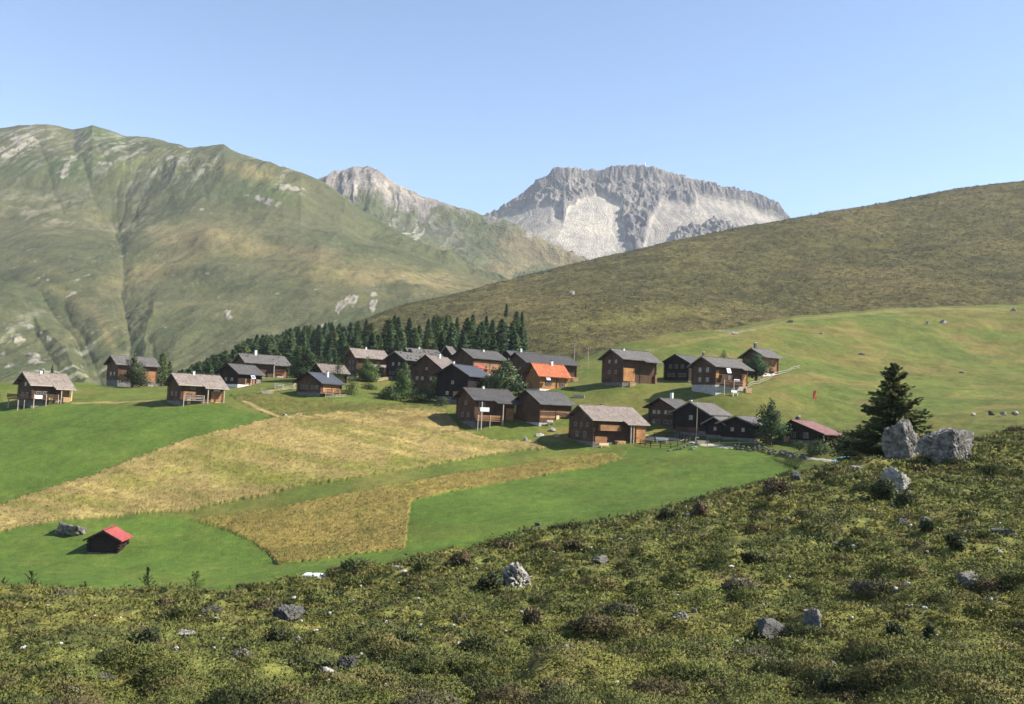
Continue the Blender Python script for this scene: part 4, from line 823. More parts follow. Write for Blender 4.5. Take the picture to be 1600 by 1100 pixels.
HINFO = {}
def house(key, label, name='timber_house', cat='house', wood='brown', roof='grey', base='stone', fh=.9, ratio=.75, ap=.5, gw=((.25, 2, .62), (.66, 2, .55)), fw=(), drop=None, oe=.85, og=.85,
          chim=(), panel=(), balcony=None, door=None, fascia=False, stones=0, panels=(), posts=(), flow=(), shut=False, logs=True, lean=None, group='old timber houses of the alpine hamlet', gpanel=None, apron=None):
    ul, uc, ur, vb, Y, ve, rise = HS[key]; g = at(uc, vb, Y); az = math.atan2(g[0], g[1]); mpp = Y / FPX; mh = mpp * math.cos(az)
    wg, wl = (uc - ul), (ur - uc); th = math.atan((wg / wl) / ratio); W = wg * mh / math.sin(th); L = wl * mh / math.cos(th)
    k = (rise * mpp) / (W * max(ap, .35)); H = (vb - ve) * mpp + k * oe * .5; rz = th - az
    ex = Vector((math.cos(rz), math.sin(rz), 0)); ey = Vector((-math.sin(rz), math.cos(rz), 0)); ctr = Vector(g) + ex * L / 2 + ey * W / 2
    root = thing(name, label, cat, ctr, rz, group); off = Vector((-L / 2, -W / 2, 0))
    HINFO[key] = dict(g=Vector(g), ex=ex, ey=ey, L=L, W=W, H=H, rz=rz, mpp=mpp, root=root)
    kids = []
    yr = ap * W; zr = H + k * yr; kb = (zr - H) / (W - yr)
    fz = lambda x, y: H + k * y
    bz = lambda x, y: zr - kb * (y - yr)
    # foundation, walls
    kids.append(MB().box(-.06, L + .06, -.06, W + .06, -3.2, fh).build('foundation', {'stone': M_STONE, 'dstone': M_DSTONE, 'plaster': M_PLASTER}[base], root))
    wm = MB(); b = [(0, 0), (L, 0), (L, W), (0, W)]
    i = len(wm.v); wm.v += [(x, y, fh + .002) for x, y in b] + [(x, y, H) for x, y in b] + [(0, yr, zr), (L, yr, zr)]
    wm.f += [(i, i + 1, i + 5, i + 4), (i + 1, i + 2, i + 6, i + 9, i + 5), (i + 2, i + 3, i + 7, i + 6), (i + 3, i, i + 4, i + 8, i + 7), (i + 3, i + 2, i + 1, i), (i + 4, i + 5, i + 9, i + 8), (i + 8, i + 9, i + 6, i + 7)]
    if logs:   # crossed log ends at the corners, and at the middle wall on the long side
        for x in (0, L):
            for y, s in ((0, -1), (W, 1)):
                zz = fh + .1; c = 0
                while zz + .2 < H:
                    if c % 2: wm.box(x - .11, x + .11, min(y, y + s * .24) + (0.004 if s < 0 else -.004), max(y, y + s * .24), zz, zz + .2)
                    else:
                        sx = -1 if x == 0 else 1; wm.box(min(x, x + sx * .24), max(x, x + sx * .24), y - .105, y + .105, zz, zz + .2)
                    zz += .235; c += 1
        zz = fh + .1
        while zz + .2 < H: wm.box(L * .52 - .1, L * .52 + .1, -.16, .02, zz, zz + .2); zz += .47
    kids.append(wm.build('wall', WD[wood], root))
    # roof
    rf = MB(); t = .17; x0, x1 = -og, L + og * .8
    if drop:
        xd = drop[0] * L; o2 = drop[1]; front = [(x0, -oe), (xd, -oe), (xd + .35, -o2), (x1, -o2), (x1, yr), (x0, yr)]
    else: o2 = oe; front = [(x0, -oe), (x1, -oe), (x1, yr), (x0, yr)]
    rf.prism(front, lambda x, y: fz(x, y) + .02, lambda x, y: fz(x, y) + .02 + t)
    rf.prism([(x0, yr + .004), (x1, yr + .004), (x1, W + oe), (x0, W + oe)], lambda x, y: bz(x, y) + .02, lambda x, y: bz(x, y) + .02 + t)
    rf.box(x0 - .03, x1 + .03, yr - .14, yr + .14, zr + t - .03, zr + t + .07)      # ridge board
    for xx_ in (x0 + .02, L / 2, x1 - .22):                                          # purlin ends under the roof
        pass
    for i in range(stones):
        sx = random.uniform(x0 + .4, x1 - .4); sy = random.uniform(-oe + .3, yr - .2); s = random.uniform(.12, .24); zt = fz(sx, sy) + .02 + t
        rf.box(sx - s, sx + s, sy - s * .8, sy + s * .8, zt - .06, zt + s)
    ro = rf.build('roof', RF[roof], root); kids.append(ro)
    pu = MB()
    for yy, zz in ((yr, zr - .2), (W * .12, fz(0, W * .12) - .16), (W * .88, bz(0, W * .88) - .16)): pu.box(x0 + .12, .05, yy - .1, yy + .1, zz - .12, zz + .1)
    kids.append(pu.build('purlin', WD['black' if wood == 'black' else 'dark'], root))
    vg = MB()                                                                         # barge boards along the near gable verge
    for s, f_, ya, yb in ((1, fz, -oe, yr), (-1, bz, yr, W + oe)):
        vg.prism([(x0 - .05, ya), (x0 - .012, ya), (x0 - .012, yb), (x0 - .05, yb)], lambda x, y: f_(x, y) - .06, lambda x, y: f_(x, y) + .02 + t)
    kids.append(vg.build('barge_board', WD['grey'] if roof in ('tan', 'grey') else WD['dark'], root))
    if fascia:
        fm = MB().box(x0, (drop[0] * L if drop else x1), -oe - .09, -oe - .012, fz(0, -oe) - .05, fz(0, -oe) + .16)
        if drop: fm.box(drop[0] * L + .35, x1, -o2 - .09, -o2 - .012, fz(0, -o2) - .05, fz(0, -o2) + .16)
        kids.append(fm.build('gutter', M_POST, root))
    for c in chim:
        xf, yf, hh, w_, mt = c; cx, cy = xf * L, yf * W; zb_ = (fz if cy < yr else bz)(cx, cy)
        mm = M_WHITE if mt == 'w' else (M_METAL if mt == 'm' else M_PLASTER)
        co = MB().box(cx - w_ / 2, cx + w_ / 2, cy - w_ / 2, cy + w_ / 2, zb_ - .3, zb_ + hh).build('chimney', mm, ro); co.location = (0, 0, 0)
        MB().box(cx - w_ / 2 - .08, cx + w_ / 2 + .08, cy - w_ / 2 - .08, cy + w_ / 2 + .08, zb_ + hh + .12, zb_ + hh + .2).box(cx - w_ * .3, cx + w_ * .3, cy - w_ * .3, cy + w_ * .3, zb_ + hh + .002, zb_ + hh + .12).build('chimney_cap', M_METAL if mt != 'm' else M_PLASTER, ro)
    # windows of the gable: (height fraction, how many, width)
    span = zr - fh
    for zf, n_, w_ in gw:
        for i in range(n_):
            a = W * (i + 1) / (n_ + 1) if n_ > 1 else W * .5
            if n_ == 4: a = W * (.16, .34, .62, .80)[i]
            kids.append(window(root, 'g', a, fh + zf * (H - fh), w_, w_ * 1.15, L, W, shut))
    for xf, zf, w_ in fw: kids.append(window(root, 'f', xf * L, fh + zf * (H - fh), w_, w_ * 1.1, L, W, shut))
    if door:
        xf, dw, mt = door; d = MB().box(xf * L - dw / 2, xf * L + dw / 2, -.09, -.012, fh * .4 + .05, fh * .4 + 1.95).build('door', mt, root)
        fm = MB(); z1 = fh * .4 + 1.95
        fm.box(xf * L - dw / 2 - .12, xf * L - dw / 2 - .002, -.13, -.012, z1 - 1.9, z1 + .12).box(xf * L + dw / 2 + .002, xf * L + dw / 2 + .12, -.13, -.012, z1 - 1.9, z1 + .12).box(xf * L - dw / 2, xf * L + dw / 2, -.13, -.012, z1 + .002, z1 + .12)
        fm.build('door_frame', WD['dark'], d); kids.append(d)
    for x0f, x1f, z0f, z1f, wd, pr in panels:                                         # boards standing proud of the long wall, the warm ones with sunlight painted in
        kids.append(MB().box(x0f * L, x1f * L, -max(pr, .02), -.008, fh + z0f * (H - fh), fh + z1f * (H - fh)).build('board_cladding', WD[wd], root))
    if gpanel:
        y0f, y1f, z0f, z1f, wd = gpanel; kids.append(MB().box(-.10, -.012, y0f * W, y1f * W, fh + z0f * (H - fh), fh + z1f * (H - fh)).build('board_cladding', WD[wd], root))
    if balcony:
        x0f, x1f, zf, dep, wd = balcony; zb_ = fh + zf * (H - fh); xa_, xb_ = x0f * L, x1f * L
        bo = MB().box(xa_, xb_, -dep, -.012, zb_ - .16, zb_).build('balcony', WD[wd], root); kids.append(bo)
        rl = MB()
        for zz in (.22, .50, .78): rl.box(xa_ + .02, xb_ - .02, -dep + .01, -dep + .06, zb_ + zz, zb_ + zz + .19)
        rl.build('railing', WD[wd], bo)
        n_ = max(2, int((xb_ - xa_) / 2.2) + 1)
        for i in range(n_):
            px = xa_ + .1 + (xb_ - xa_ - .2) * i / (n_ - 1); MB().box(px - .07, px + .07, -dep - .07, -dep + .008, -2.2, zb_ + 1.0).build('post', M_POST, bo)
    for xf, yo, mt in posts:
        kids.append(MB().box(xf * L - .09, xf * L + .09, -yo - .09, -yo + .09, -2, fz(0, -yo) + .03).build('post', mt, root))
    for xf, zo, w_, h_ in panel:                                                      # framed solar panel hung under the eave, tilted to the sun
        ze = fz(0, -oe) - zo; ya = -oe - .06
        po = MB().prism([(xf * L - w_ / 2, ya - .35), (xf * L + w_ / 2, ya - .35), (xf * L + w_ / 2, ya), (xf * L - w_ / 2, ya)], lambda x, y: ze - h_ + (y - ya + .35) / .35 * h_ - .05, lambda x, y: ze - h_ + (y - ya + .35) / .35 * h_).build('solar_panel', M_WHITE, root); kids.append(po)
        m_ = .12; MB().prism([(xf * L - w_ / 2 + m_, ya - .31), (xf * L + w_ / 2 - m_, ya - .31), (xf * L + w_ / 2 - m_, ya - .05), (xf * L - w_ / 2 + m_, ya - .05)], lambda x, y: ze - h_ + (y - ya + .35) / .35 * h_ - .01, lambda x, y: ze - h_ + (y - ya + .35) / .35 * h_ + .012).build('cell', M_BLUE, po)
    for xf, zf, w_ in flow:
        zz = fh + zf * (H - fh); fb = MB()
        fb.box(xf * L - w_ / 2, xf * L + w_ / 2, -.34, -.10, zz - .2, zz); fo = fb.build('flower_box', WD['dark'], root); kids.append(fo)
        ff = MB()
        for i in range(int(w_ * 9)): fx = xf * L + random.uniform(-.5, .5) * w_; s = random.uniform(.05, .1); fy = random.uniform(-.32, -.14); fzz = zz + random.uniform(0, .16); ff.box(fx - s, fx + s, fy - s, fy + s, fzz, fzz + s * 1.6)
        ff.build('flowers', M_FLOW, fo)
    if lean:                                                                           # lower lean-to roof on the long side
        x0f, x1f, zf, dep, rmn = lean; zz = fh + zf * (H - fh)
        kids.append(MB().prism([(x0f * L, -dep), (x1f * L, -dep), (x1f * L, -.012), (x0f * L, -.012)], lambda x, y: zz + .42 * y, lambda x, y: zz + .42 * y + .14).build('lean_to_roof', RF[rmn], root))
        for xf in (x0f + .02, x1f - .02): kids.append(MB().box(xf * L - .07, xf * L + .07, -dep + .12, -dep + .26, -1.5, zz - .42 * dep + .05).build('post', M_POST, root))
    for o in kids: o.location = off
    return root
B, F = 'brown', 'dark'
house('h1', 'leftmost house, tan grey roof, sunny balcony on posts at the meadow edge', wood='brown', roof='tan', base='dstone', fh=1.7, gw=((.08, 2, .85), (.78, 1, .6)), drop=(.48, 1.7), balcony=(-.02, .66, .02, 1.15, 'brown'), chim=((.36, .46, .7, .5, 'w'), (.42, .46, .9, .3, 'm')), panels=((.80, .97, -.1, .75, 'warm_sunlit', .1),), posts=((.70, 1.5, M_POST), (.985, 1.5, M_PALE)), fascia=True, fw=((.18, .2, .8), (.36, .2, .8)), door=(.52, .9, M_PALE))
house('h2', 'long brown barn with tall stone base and a leafy tree in front', wood='brown', roof='grey', base='dstone', fh=2.0, gw=((.3, 2, .6),), fw=((.8, .2, .7), (.62, .35, .7)), panels=((.70, 1.0, .0, .62, 'warm_sunlit', .10),))
house('h3', 'tan roofed house standing alone on the field with a small eave panel', wood='brown', roof='tan', base='dstone', fh=.9, gw=((.3, 2, .55),), drop=(.46, 1.6), balcony=(.02, .52, .08, 1.0, 'grey'), chim=((.42, .46, .8, .4, 'p'),), panel=((.80, .1, 1.3, .7),), panels=((.06, .36, .10, .55, 'warm_sunlit', .09), (.72, 1.0, .0, .62, 'warm_sunlit', .11)), fw=((.28, .68, .7),), door=(.2, .8, M_PALE), posts=((.97, 1.4, M_POST), (.58, 1.4, M_POST)), fascia=True)
house('h4', 'dark grey roofed house below the long shingle barn, blue eave panel', wood='dark', roof='slate', base='plaster', fh=.8, panel=((.50, .05, 1.3, .7),), gw=((.3, 2, .5),), panels=((.30, .72, .02, .5, 'warm_sunlit', .09), (.78, 1.0, .0, .5, 'grey', .12)), door=(.55, .8, M_WHITE))
house('h5', 'long house with weathered grey shingle roof and tall chimney before the wood', wood='brown', roof='grey', base='stone', fh=.7, stones=10, chim=((.33, .47, 1.3, .55, 'w'),), drop=(.60, 1.5), gw=((.35, 2, .5),), fw=((.72, .3, .6), (.9, .3, .6)), flow=((.8, .25, 1.6),), panels=((.66, .98, .02, .6, 'warm_sunlit', .05),), posts=((.62, 1.3, M_POST),), oe=1.0)
house('h6', 'low navy roofed chalet with white chimney and terrace on the meadow edge', wood='brown', roof='navy', base='dstone', fh=.7, chim=((.62, .30, 1.2, .5, 'w'),), gw=((.35, 4, .55),), fw=((.3, .35, .5), (.82, .35, .5)), panels=((.12, .95, .05, .85, 'honey', .06),), balcony=(.0, 1.05, -.05, 1.3, 'brown'))
house('h7', 'small grey roofed barn tucked behind the navy roofed chalet', wood='dark', roof='brown', base='dstone', fh=.4, gw=())
house('h8', 'tall house with long tan roof and lower lean-to roof beside the wood', wood='brown', roof='tan', base='stone', fh=.8, chim=((.45, .5, .7, .4, 'w'),), lean=(.30, 1.0, .62, 1.5, 'tan'), gw=((.3, 2, .6), (.66, 2, .5)))
house('h9', 'dark gabled house with stone weighted roof right of the long tan roof', wood='dark', roof='grey', base='dstone', fh=.7, stones=22, gw=((.22, 4, .6), (.68, 2, .6)), panel=((.35, .2, 1.0, .9),))
house('h10', 'stone weighted shingle roof seen just behind the dark gabled house', wood='dark', roof='grey', base='dstone', fh=.5, stones=26, chim=((.4, .5, .6, .4, 'w'),), gw=((.6, 1, .5),))
house('h11', 'broad brown gable with many windows between garden trees and navy roofed house', wood='brown', roof='brown', base='dstone', fh=1.0, ratio=.95, chim=((.55, .45, 1.0, .55, 'w'),), gw=((.10, 4, .6), (.55, 4, .6), (.92, 1, .45)))
house('h12', 'big almost black house with navy roof in the middle of the hamlet', wood='black', roof='navy', base='dstone', fh=1.5, panel=(), chim=((.05, .55, .9, .5, 'w'),), gw=((.1, 2, .55), (.58, 1, .5)), panels=((.10, .65, .05, .35, 'warm_sunlit', .08),), gpanel=(.30, .46, .02, .24, 'warm_sunlit'))
house('h13', 'house with flowered sunny wall and grey roof beside the pink sunshade', wood='brown', panels=((.02, .98, .05, .8, 'warm_sunlit', .012),), roof='slate', base='dstone', fh=.8, chim=((.55, .4, .7, .4, 'p'),), gw=((.3, 2, .6),), fw=((.2, .45, .6), (.4, .45, .6), (.62, .45, .6), (.82, .45, .6)), flow=((.2, .38, 1.0), (.4, .38, 1.0), (.62, .38, 1.0)))  # brighter boards across the long wall paint it sunlit against the gable
house('h14', 'large house with long dark grey roof standing behind the orange roof', wood='brown', roof='dark', base='stone', fh=.9, gw=((.3, 2, .6), (.7, 2, .5)), panels=((.78, 1.0, .0, .5, 'warm_sunlit', .08),), oe=.9)
house('h15', 'grey ridge with a white chimney showing at the back of the hamlet', wood='dark', roof='slate', base='dstone', fh=.5, chim=((.45, .45, 1.1, .5, 'w'),), gw=())
house('h16', 'tiny shingle roof showing at the wood edge between two larger roofs', wood='dark', roof='grey', base='dstone', fh=.4, gw=())
house('h17', 'honey coloured house with bright orange roof and dark shuttered windows', wood='honey', roof='orange', base='plaster', fh=.65, shut=True, gw=(), fw=((.30, .30, .72), (.80, .25, .62)), panel=((.22, .05, 1.0, .5),), chim=((.62, .46, 1.0, .5, 'w'),), posts=((.60, .05, M_SHUT),), oe=.7, logs=False)
house('h18', 'dark grey roofed house with corner balcony, the left of two adjoining barns', wood='brown', roof='dark', base='dstone', fh=1.5, gw=((.2, 2, .6), (.72, 1, .55)), drop=(.42, 1.7), balcony=(.0, .62, .08, 1.3, 'warm_sunlit'), chim=((.42, .5, .55, .4, 'w'),), posts=((.62, 1.5, M_POST), (.10, 1.25, M_POST)), panels=((.80, 1.0, .10, .62, 'warm_sunlit', .12),), fw=((.18, .55, 1.2),))
house('h19', 'windowless dark log barn with slate grey roof and small sunny door', cat='barn', name='log_barn', wood='brown', roof='slate', base='stone', fh=.7, gw=(), door=(.58, .9, M_PALE), panels=((.02, .98, .02, .20, 'brown', .04), (.02, .98, .24, .34, 'warm_sunlit', .05), (.02, .98, .37, .50, 'brown', .04), (.02, .98, .53, .62, 'warm_sunlit', .06)), oe=1.0)  # lighter strips paint the sun on the planks
house('h20', 'tan roofed house nearest the field, boarded loft and round timber under its eaves', wood='brown', roof='tan', base='dstone', fh=1.0, gw=((.18, 2, .75), (.62, 3, .55)), drop=(.55, 1.9), fascia=True, chim=((.42, .55, .5, .5, 'w'),), panels=((.10, .52, .48, .72, 'warm_sunlit', .75), (.80, 1.0, -.15, .74, 'honey', 1.55), (.04, .28, -.1, .22, 'warm_sunlit', .1)), posts=((.68, 1.6, M_POST), (.74, 1.6, M_POST)))
house('h21', 'big old house with orange boarded bay on the upper green, left of three', wood='brown', roof='grey', base='dstone', fh=.9, gw=((.35, 2, .6), (.78, 2, .55)), drop=(.5, 1.7), chim=((.28, .45, .5, .4, 'w'),), panels=((.02, .36, .05, .58, 'honey', .10), (.95, 1.0, -.1, .4, 'warm_sunlit', .5)), balcony=None, oe=1.1)
house('h22', 'middle house on the upper green with white cloth at its foot', wood='dark', roof='slate', base='dstone', fh=.6, gw=((.22, 4, .6), (.68, 3, .6)), ratio=.85)
house('h23', 'house on a tall pale stone base beside the white fence', wood='brown', roof='grey', base='stone', fh=1.9, gw=((.16, 2, .7), (.66, 2, .75)), chim=((.0, .55, 1.1, .35, 'm'),), panel=((.30, .1, 1.1, .9),), balcony=(.15, .78, .05, 1.1, 'brown'), panels=((.84, 1.0, .0, .65, 'honey', .1), (.0, .10, .35, .75, 'honey', .08)), fw=((.45, .3, .7),), drop=(.7, 1.5))
house('h24', 'small high house half hidden by a dark tree at the fence end', wood='brown', panels=((.02, .98, .05, .85, 'warm_sunlit', .013),), roof='grey', base='plaster', fh=.7, ratio=1.3, gw=((.4, 2, .5),), chim=((.1, .5, 1.3, .5, 'm'),), fw=((.6, .15, .5), (.6, .62, .5)), oe=1.3, flow=((.6, .1, 1.2),))  # long wall painted in a sunlit tone, gable left brown
house('h25', 'brown house with two rows of pale windows left of the flagpole house', wood='brown', roof='slate', base='dstone', fh=.7, gw=((.12, 4, .6), (.62, 4, .55)), ratio=.85, chim=((.62, .55, 1.5, .5, 'w'),), og=1.2)
house('h26', 'tall black house right behind the flagpole', wood='black', roof='grey', base='dstone', fh=.9, gw=((.60, 1, .6),), chim=((.12, .6, .8, .5, 'p'),), gpanel=(.25, .95, -.1, .18, 'brown'))
house('h27', 'low lean shed squeezed between the tall black house and the black barn', name='timber_shed', cat='shed', wood='black', roof='grey', base='dstone', fh=.4, gw=((.4, 1, .4),))
house('h28', 'low black barn with wide gable left of the round dark tree', name='timber_barn', cat='barn', wood='black', roof='grey', base='dstone', fh=.5, ratio=1.1, gw=((.45, 2, .45),))
house('h29', 'dark cottage with faded red roof and flowery porch near the spruce', wood='dark', roof='maroon', base='dstone', fh=.5, ratio=1.35, ap=.68, gw=((.28, 2, .7),), chim=((.35, .72, .9, .55, 'm'),), flow=((.5, .35, 1.0), (.5, -.1, 1.2)), posts=((.0, .9, M_POST), (1.0, .9, M_POST)), oe=1.5)
house('h30', 'small weathered log hut with bright red roof alone in the lower meadow', name='log_hut', cat='hut', wood='dark', roof='red', base='dstone', fh=.15, ratio=1.15, gw=(), oe=.55, og=.5, group=None, gpanel=(.38, .60, .0, .85, 'dark'))

def loc(key, x, y, z=0, ground=True):
    h = HINFO[key]; p = h['g'] + h['ex'] * x + h['ey'] * y; p.z = h['g'].z + z; return p
# awning-like side deck of the leftmost house
h = HINFO['h1']; dk = MB().box(-2.4, -.06, .2, h['W'] * .9, 1.55, 1.7).build('terrace', WD['dark'], h['root']); dk.location = (-h['L'] / 2, -h['W'] / 2, 0)
rl = MB()
for zz in (.15, .42, .69): rl.box(-2.45, -2.38, .2, h['W'] * .9, 1.7 + zz, 1.7 + zz + .2); rl.box(-2.37, -.1, .15, .19, 1.7 + zz, 1.7 + zz + .2)
rl.build('railing', WD['dark'], dk)
for px, py in ((-2.3, .4), (-2.3, h['W'] * .8), (-1.1, .4)): MB().box(px - .07, px + .07, py - .07, py + .07, -2, 1.545).build('post', M_POST, dk)

# ------------------------------------------------------------------ boulders and stones
def rock_mat(name, c, crack=.9):
    m = simple_mat(name, c, .92, 1.5, .32, 1.9, 1.0, bd=.12); n, l = m.node_tree.nodes, m.node_tree.links; b_ = n['Principled BSDF']; src = b_.inputs['Base Color'].links[0].from_socket
    v = noise_node(n, l, .75, 7, .62, dist=.6)
    r = ramp(n, l, v.outputs['Fac'], [(.40, (1, 1, 1)), (.455, (.8, .8, .8)), (.47, (.22, .21, .2)), (.485, (.9, .9, .9)), (.56, (1, 1, 1)), (.60, (.45, .44, .43)), (.66, (1.0, 1.0, 1.0))]); li = noise_node(n, l, 3.5, 4); r2 = ramp(n, l, li.outputs['Fac'], [(.5, (1, 1, 1)), (.62, (.50, .48, .36)), (.8, (.9, .85, .6))])
    x = n.new('ShaderNodeMix'); x.data_type = 'RGBA'; x.blend_type = 'MULTIPLY'; x.inputs[0].default_value = crack; l.new(src, x.inputs[6]); l.new(r.outputs[0], x.inputs[7])
    y = n.new('ShaderNodeMix'); y.data_type = 'RGBA'; y.blend_type = 'MULTIPLY'; y.inputs[0].default_value = .8; l.new(x.outputs[2], y.inputs[6]); l.new(r2.outputs[0], y.inputs[7]); l.new(y.outputs[2], b_.inputs['Base Color']); return m
M_ROCK = rock_mat('lichen_rock', (.185, .172, .155))
M_DROCK = rock_mat('dark_rock', (.115, .110, .102))
M_WROCK = rock_mat('pale_limestone', (.36, .34, .30))
def rock_mesh(seed, cuts=14, sub=4, flat=.0, jag=.10, planes=None):
    r_ = np.random.default_rng(seed); bm = bmesh.new(); bmesh.ops.create_icosphere(bm, subdivisions=sub, radius=1)
    D = np.array([v.co for v in bm.verts]); cuts = min(cuts, 10); N_ = unit(r_.normal(size=(cuts, 3))); dd = r_.uniform(.42, .9, cuts)
    if planes: N_ = np.concatenate([unit(np.array([p[:3] for p in planes])), N_[:3]]); dd = np.concatenate([[p[3] for p in planes], [.95] * 3])
    dots = D @ N_.T; rad = np.where(dots > .05, dd / np.maximum(dots, .05), 9).min(1).clip(.2, 1.25)
    for v, d, r in zip(bm.verts, D, rad):
        q = Vector(d) * 2.1 + Vector((seed, 0, 0)); r = r * (1 + jag * .6 * mnoise.fractal(q * 1.6, .7, 2.2, 5) - jag * 1.1 * max(0, 1 - abs(mnoise.noise(q * 1.7)) * 6)); v.co = Vector(d) * r
    me = bpy.data.meshes.new('rock'); bm.to_mesh(me); bm.free(); return me
def rock(u, vb, wpx, hpx, label, seed, mat=None, Yd=None, f=None, name='boulder', cat='boulder', rz=None, tilt=0, group=None, yq=.8, sub=4, jag=.10, cuts=14, sink=.35, planes=None):
    g = Vector(at(u, vb, Yd)) if Yd else (hitA(u, vb) if f is None else hitB(u, vb))
    mpp = g.y / FPX; me = rock_mesh(seed, cuts, sub, 0, jag, planes); c = np.array([v.co for v in me.vertices]); c[:, :2] -= (c[:, :2].max(0) + c[:, :2].min(0)) / 2; c[:, 0] /= np.abs(c[:, 0]).max(); c[:, 2] -= c[:, 2].min(); c[:, 2] /= c[:, 2].max(); c[:, 1] /= np.abs(c[:, 1]).max()
    W, H = wpx * mpp * (1.25 if wpx < 50 else 1.1), hpx * mpp; c *= (W / 2, W / 2 * yq, H * (1 + sink)); c[:, 2] -= sink * H
    me.vertices.foreach_set('co', c.ravel().astype(np.float32)); me.update(); me.name = name
    o = link_mesh(name, me, mat or M_ROCK); o.location = g + Vector((0, W * yq * .3, 0)); o.rotation_euler = (0, R(tilt), rz or 0); return tag(o, label, cat, group)
PLN = {3: [(-.8, -.55, .2, .42), (.58, -.78, .22, .36), (.9, 0, .38, .7), (0, 0, 1, .95), (-.3, .1, .9, .9)], 9: [(-.74, -.66, .06, .44), (.58, -.78, .2, .38), (.95, 0, -.1, .9), (-.1, -.1, 1, .82), (-.62, 0, .75, .72)],
       12: [(-.75, -.6, .15, .42), (.55, -.6, .55, .36), (.2, 0, 1, .7)], 15: [(-.6, -.75, .1, .3), (.6, -.4, .7, .35), (0, 0, 1, .9)]}
BIG = [(1425, 717, 62, 62, 'left one of the two big grey boulders beside the spruce', 3, None, -10, 5, .18), (1485, 723, 80, 56, 'right one of the two big grey boulders, flat topped with a lit face', 9, None, 10, 5, .18),
       (1457, 708, 34, 30, 'flat grey block wedged between the two big boulders', 6, None, 0, 4, .1), (1407, 766, 46, 30, 'pale jagged rock on the slope below the two big boulders', 12, M_WROCK, 22, 4, .22),
       (805, 920, 42, 38, 'crumbling whitish rock in the middle of the near slope', 13, M_WROCK, 0, 5, .34), (1214, 999, 44, 28, 'dark rounded rock left of the tilted pale slab', 14, M_DROCK, 0, 4, .1),
       (1272, 990, 32, 28, 'tilted pale slab beside the dark rounded rock', 15, M_ROCK, 32, 4, .14), (1518, 915, 34, 17, 'low flat grey rock near the right edge', 16, M_ROCK, 0, 4, .1),
       (515, 1066, 27, 20, 'smooth pale stone low on the near slope', 17, M_WROCK, 0, 3, .04), (541, 1050, 24, 20, 'dark knobbly rock just behind the smooth pale stone', 18, M_DROCK, 0, 4, .2),
       (447, 975, 38, 22, 'grey cracked rock half sunk left of the middle', 19, M_DROCK, 0, 4, .2), (939, 883, 22, 14, 'small grey wedge rock above the heath middle', 20, M_ROCK, -15, 3, .1),
       (1062, 972, 26, 16, 'cluster-like white rock with a dark underside', 21, M_WROCK, 0, 4, .3), (1242, 753, 13, 16, 'small grey rock on top of the big brown heather mound', 22, M_DROCK, 20, 3, .12),
       (1571, 838, 26, 11, 'long dark stone close to the right edge', 23, M_DROCK, 0, 3, .1), (1562, 866, 9, 7, 'small white stone under the long dark stone', 24, M_WROCK, 0, 3, .05),
       (1450, 830, 22, 22, 'dark grey rock beside the very dark juniper', 25, M_DROCK, 0, 3, .12), (1313, 858, 17, 9, 'small pale stone in the middle of the right slope', 26, M_ROCK, 0, 3, .15),
       (1343, 737, 24, 9, 'pale low stones on the rim below the parked car', 27, M_WROCK, 0, 3, .3), (622, 891, 13, 6, 'white stone on the rim in front of the green field', 28, M_WROCK, 0, 3, .05),
       (1478, 704, 10, 8, 'small block at the foot of the two big boulders', 29, M_ROCK, 0, 3, .1), (290, 1000, 22, 9, 'white flat stones beside the biggest juniper mound', 30, M_WROCK, 0, 3, .3),
       (466, 1010, 10, 13, 'small upright white stone beside the round juniper mound', 31, M_WROCK, 10, 3, .1), (103, 1060, 12, 9, 'white pebble-like stone in the lower left', 32, M_WROCK, 0, 3, .08),
       (112, 1090, 22, 15, 'pale split stone at the lower left edge', 33, M_WROCK, 25, 3, .2), (160, 1076, 24, 12, 'grey broken stones right of the pale split stone', 34, M_DROCK, 0, 3, .25),
       (1152, 1030, 9, 15, 'thin upright grey stone below the dark rounded rock', 35, M_ROCK, -20, 3, .1), (1100, 1064, 10, 9, 'small white stone near the bottom, right of the middle', 36, M_WROCK, 30, 3, .06),
       (1305, 1047, 8, 12, 'small pale upright stone below the tilted slab', 37, M_WROCK, -15, 3, .1), (1085, 962, 8, 8, 'white pebble above the white rock cluster', 38, M_WROCK, 0, 3, .1),
       (1245, 1012, 22, 12, 'grey slabs lying under the tilted pale slab', 39, M_DROCK, 0, 3, .2), (1420, 953, 12, 6, 'grey flat stone above the dark hump', 40, M_ROCK, 0, 3, .1), (884, 1020, 7, 11, 'thin white upright stone in the lower middle', 41, M_WROCK, 5, 3, .1),
       (627, 1078, 7, 8, 'little white round stone at the bottom left of middle', 42, M_WROCK, 0, 3, .1), (1412, 822, 14, 10, 'small grey stone left of the very dark juniper', 43, M_DROCK, 0, 3, .15), (328, 960, 30, 12, 'flat grey rock below the left saplings', 44, M_DROCK, 0, 4, .2)]
for u, vb, w, h, lab, sd_, mt, tl, sb, jg in BIG: rock(u, vb, w, h, lab, sd_, mt, tilt=tl, sub=min(5, sb + 1), jag=jg, rz=0, planes=PLN.get(sd_))
rock(102, 839, 40, 22, 'grey boulder in the green field left of the red roofed hut', 57, M_ROCK, f=1, sub=4, jag=.15)
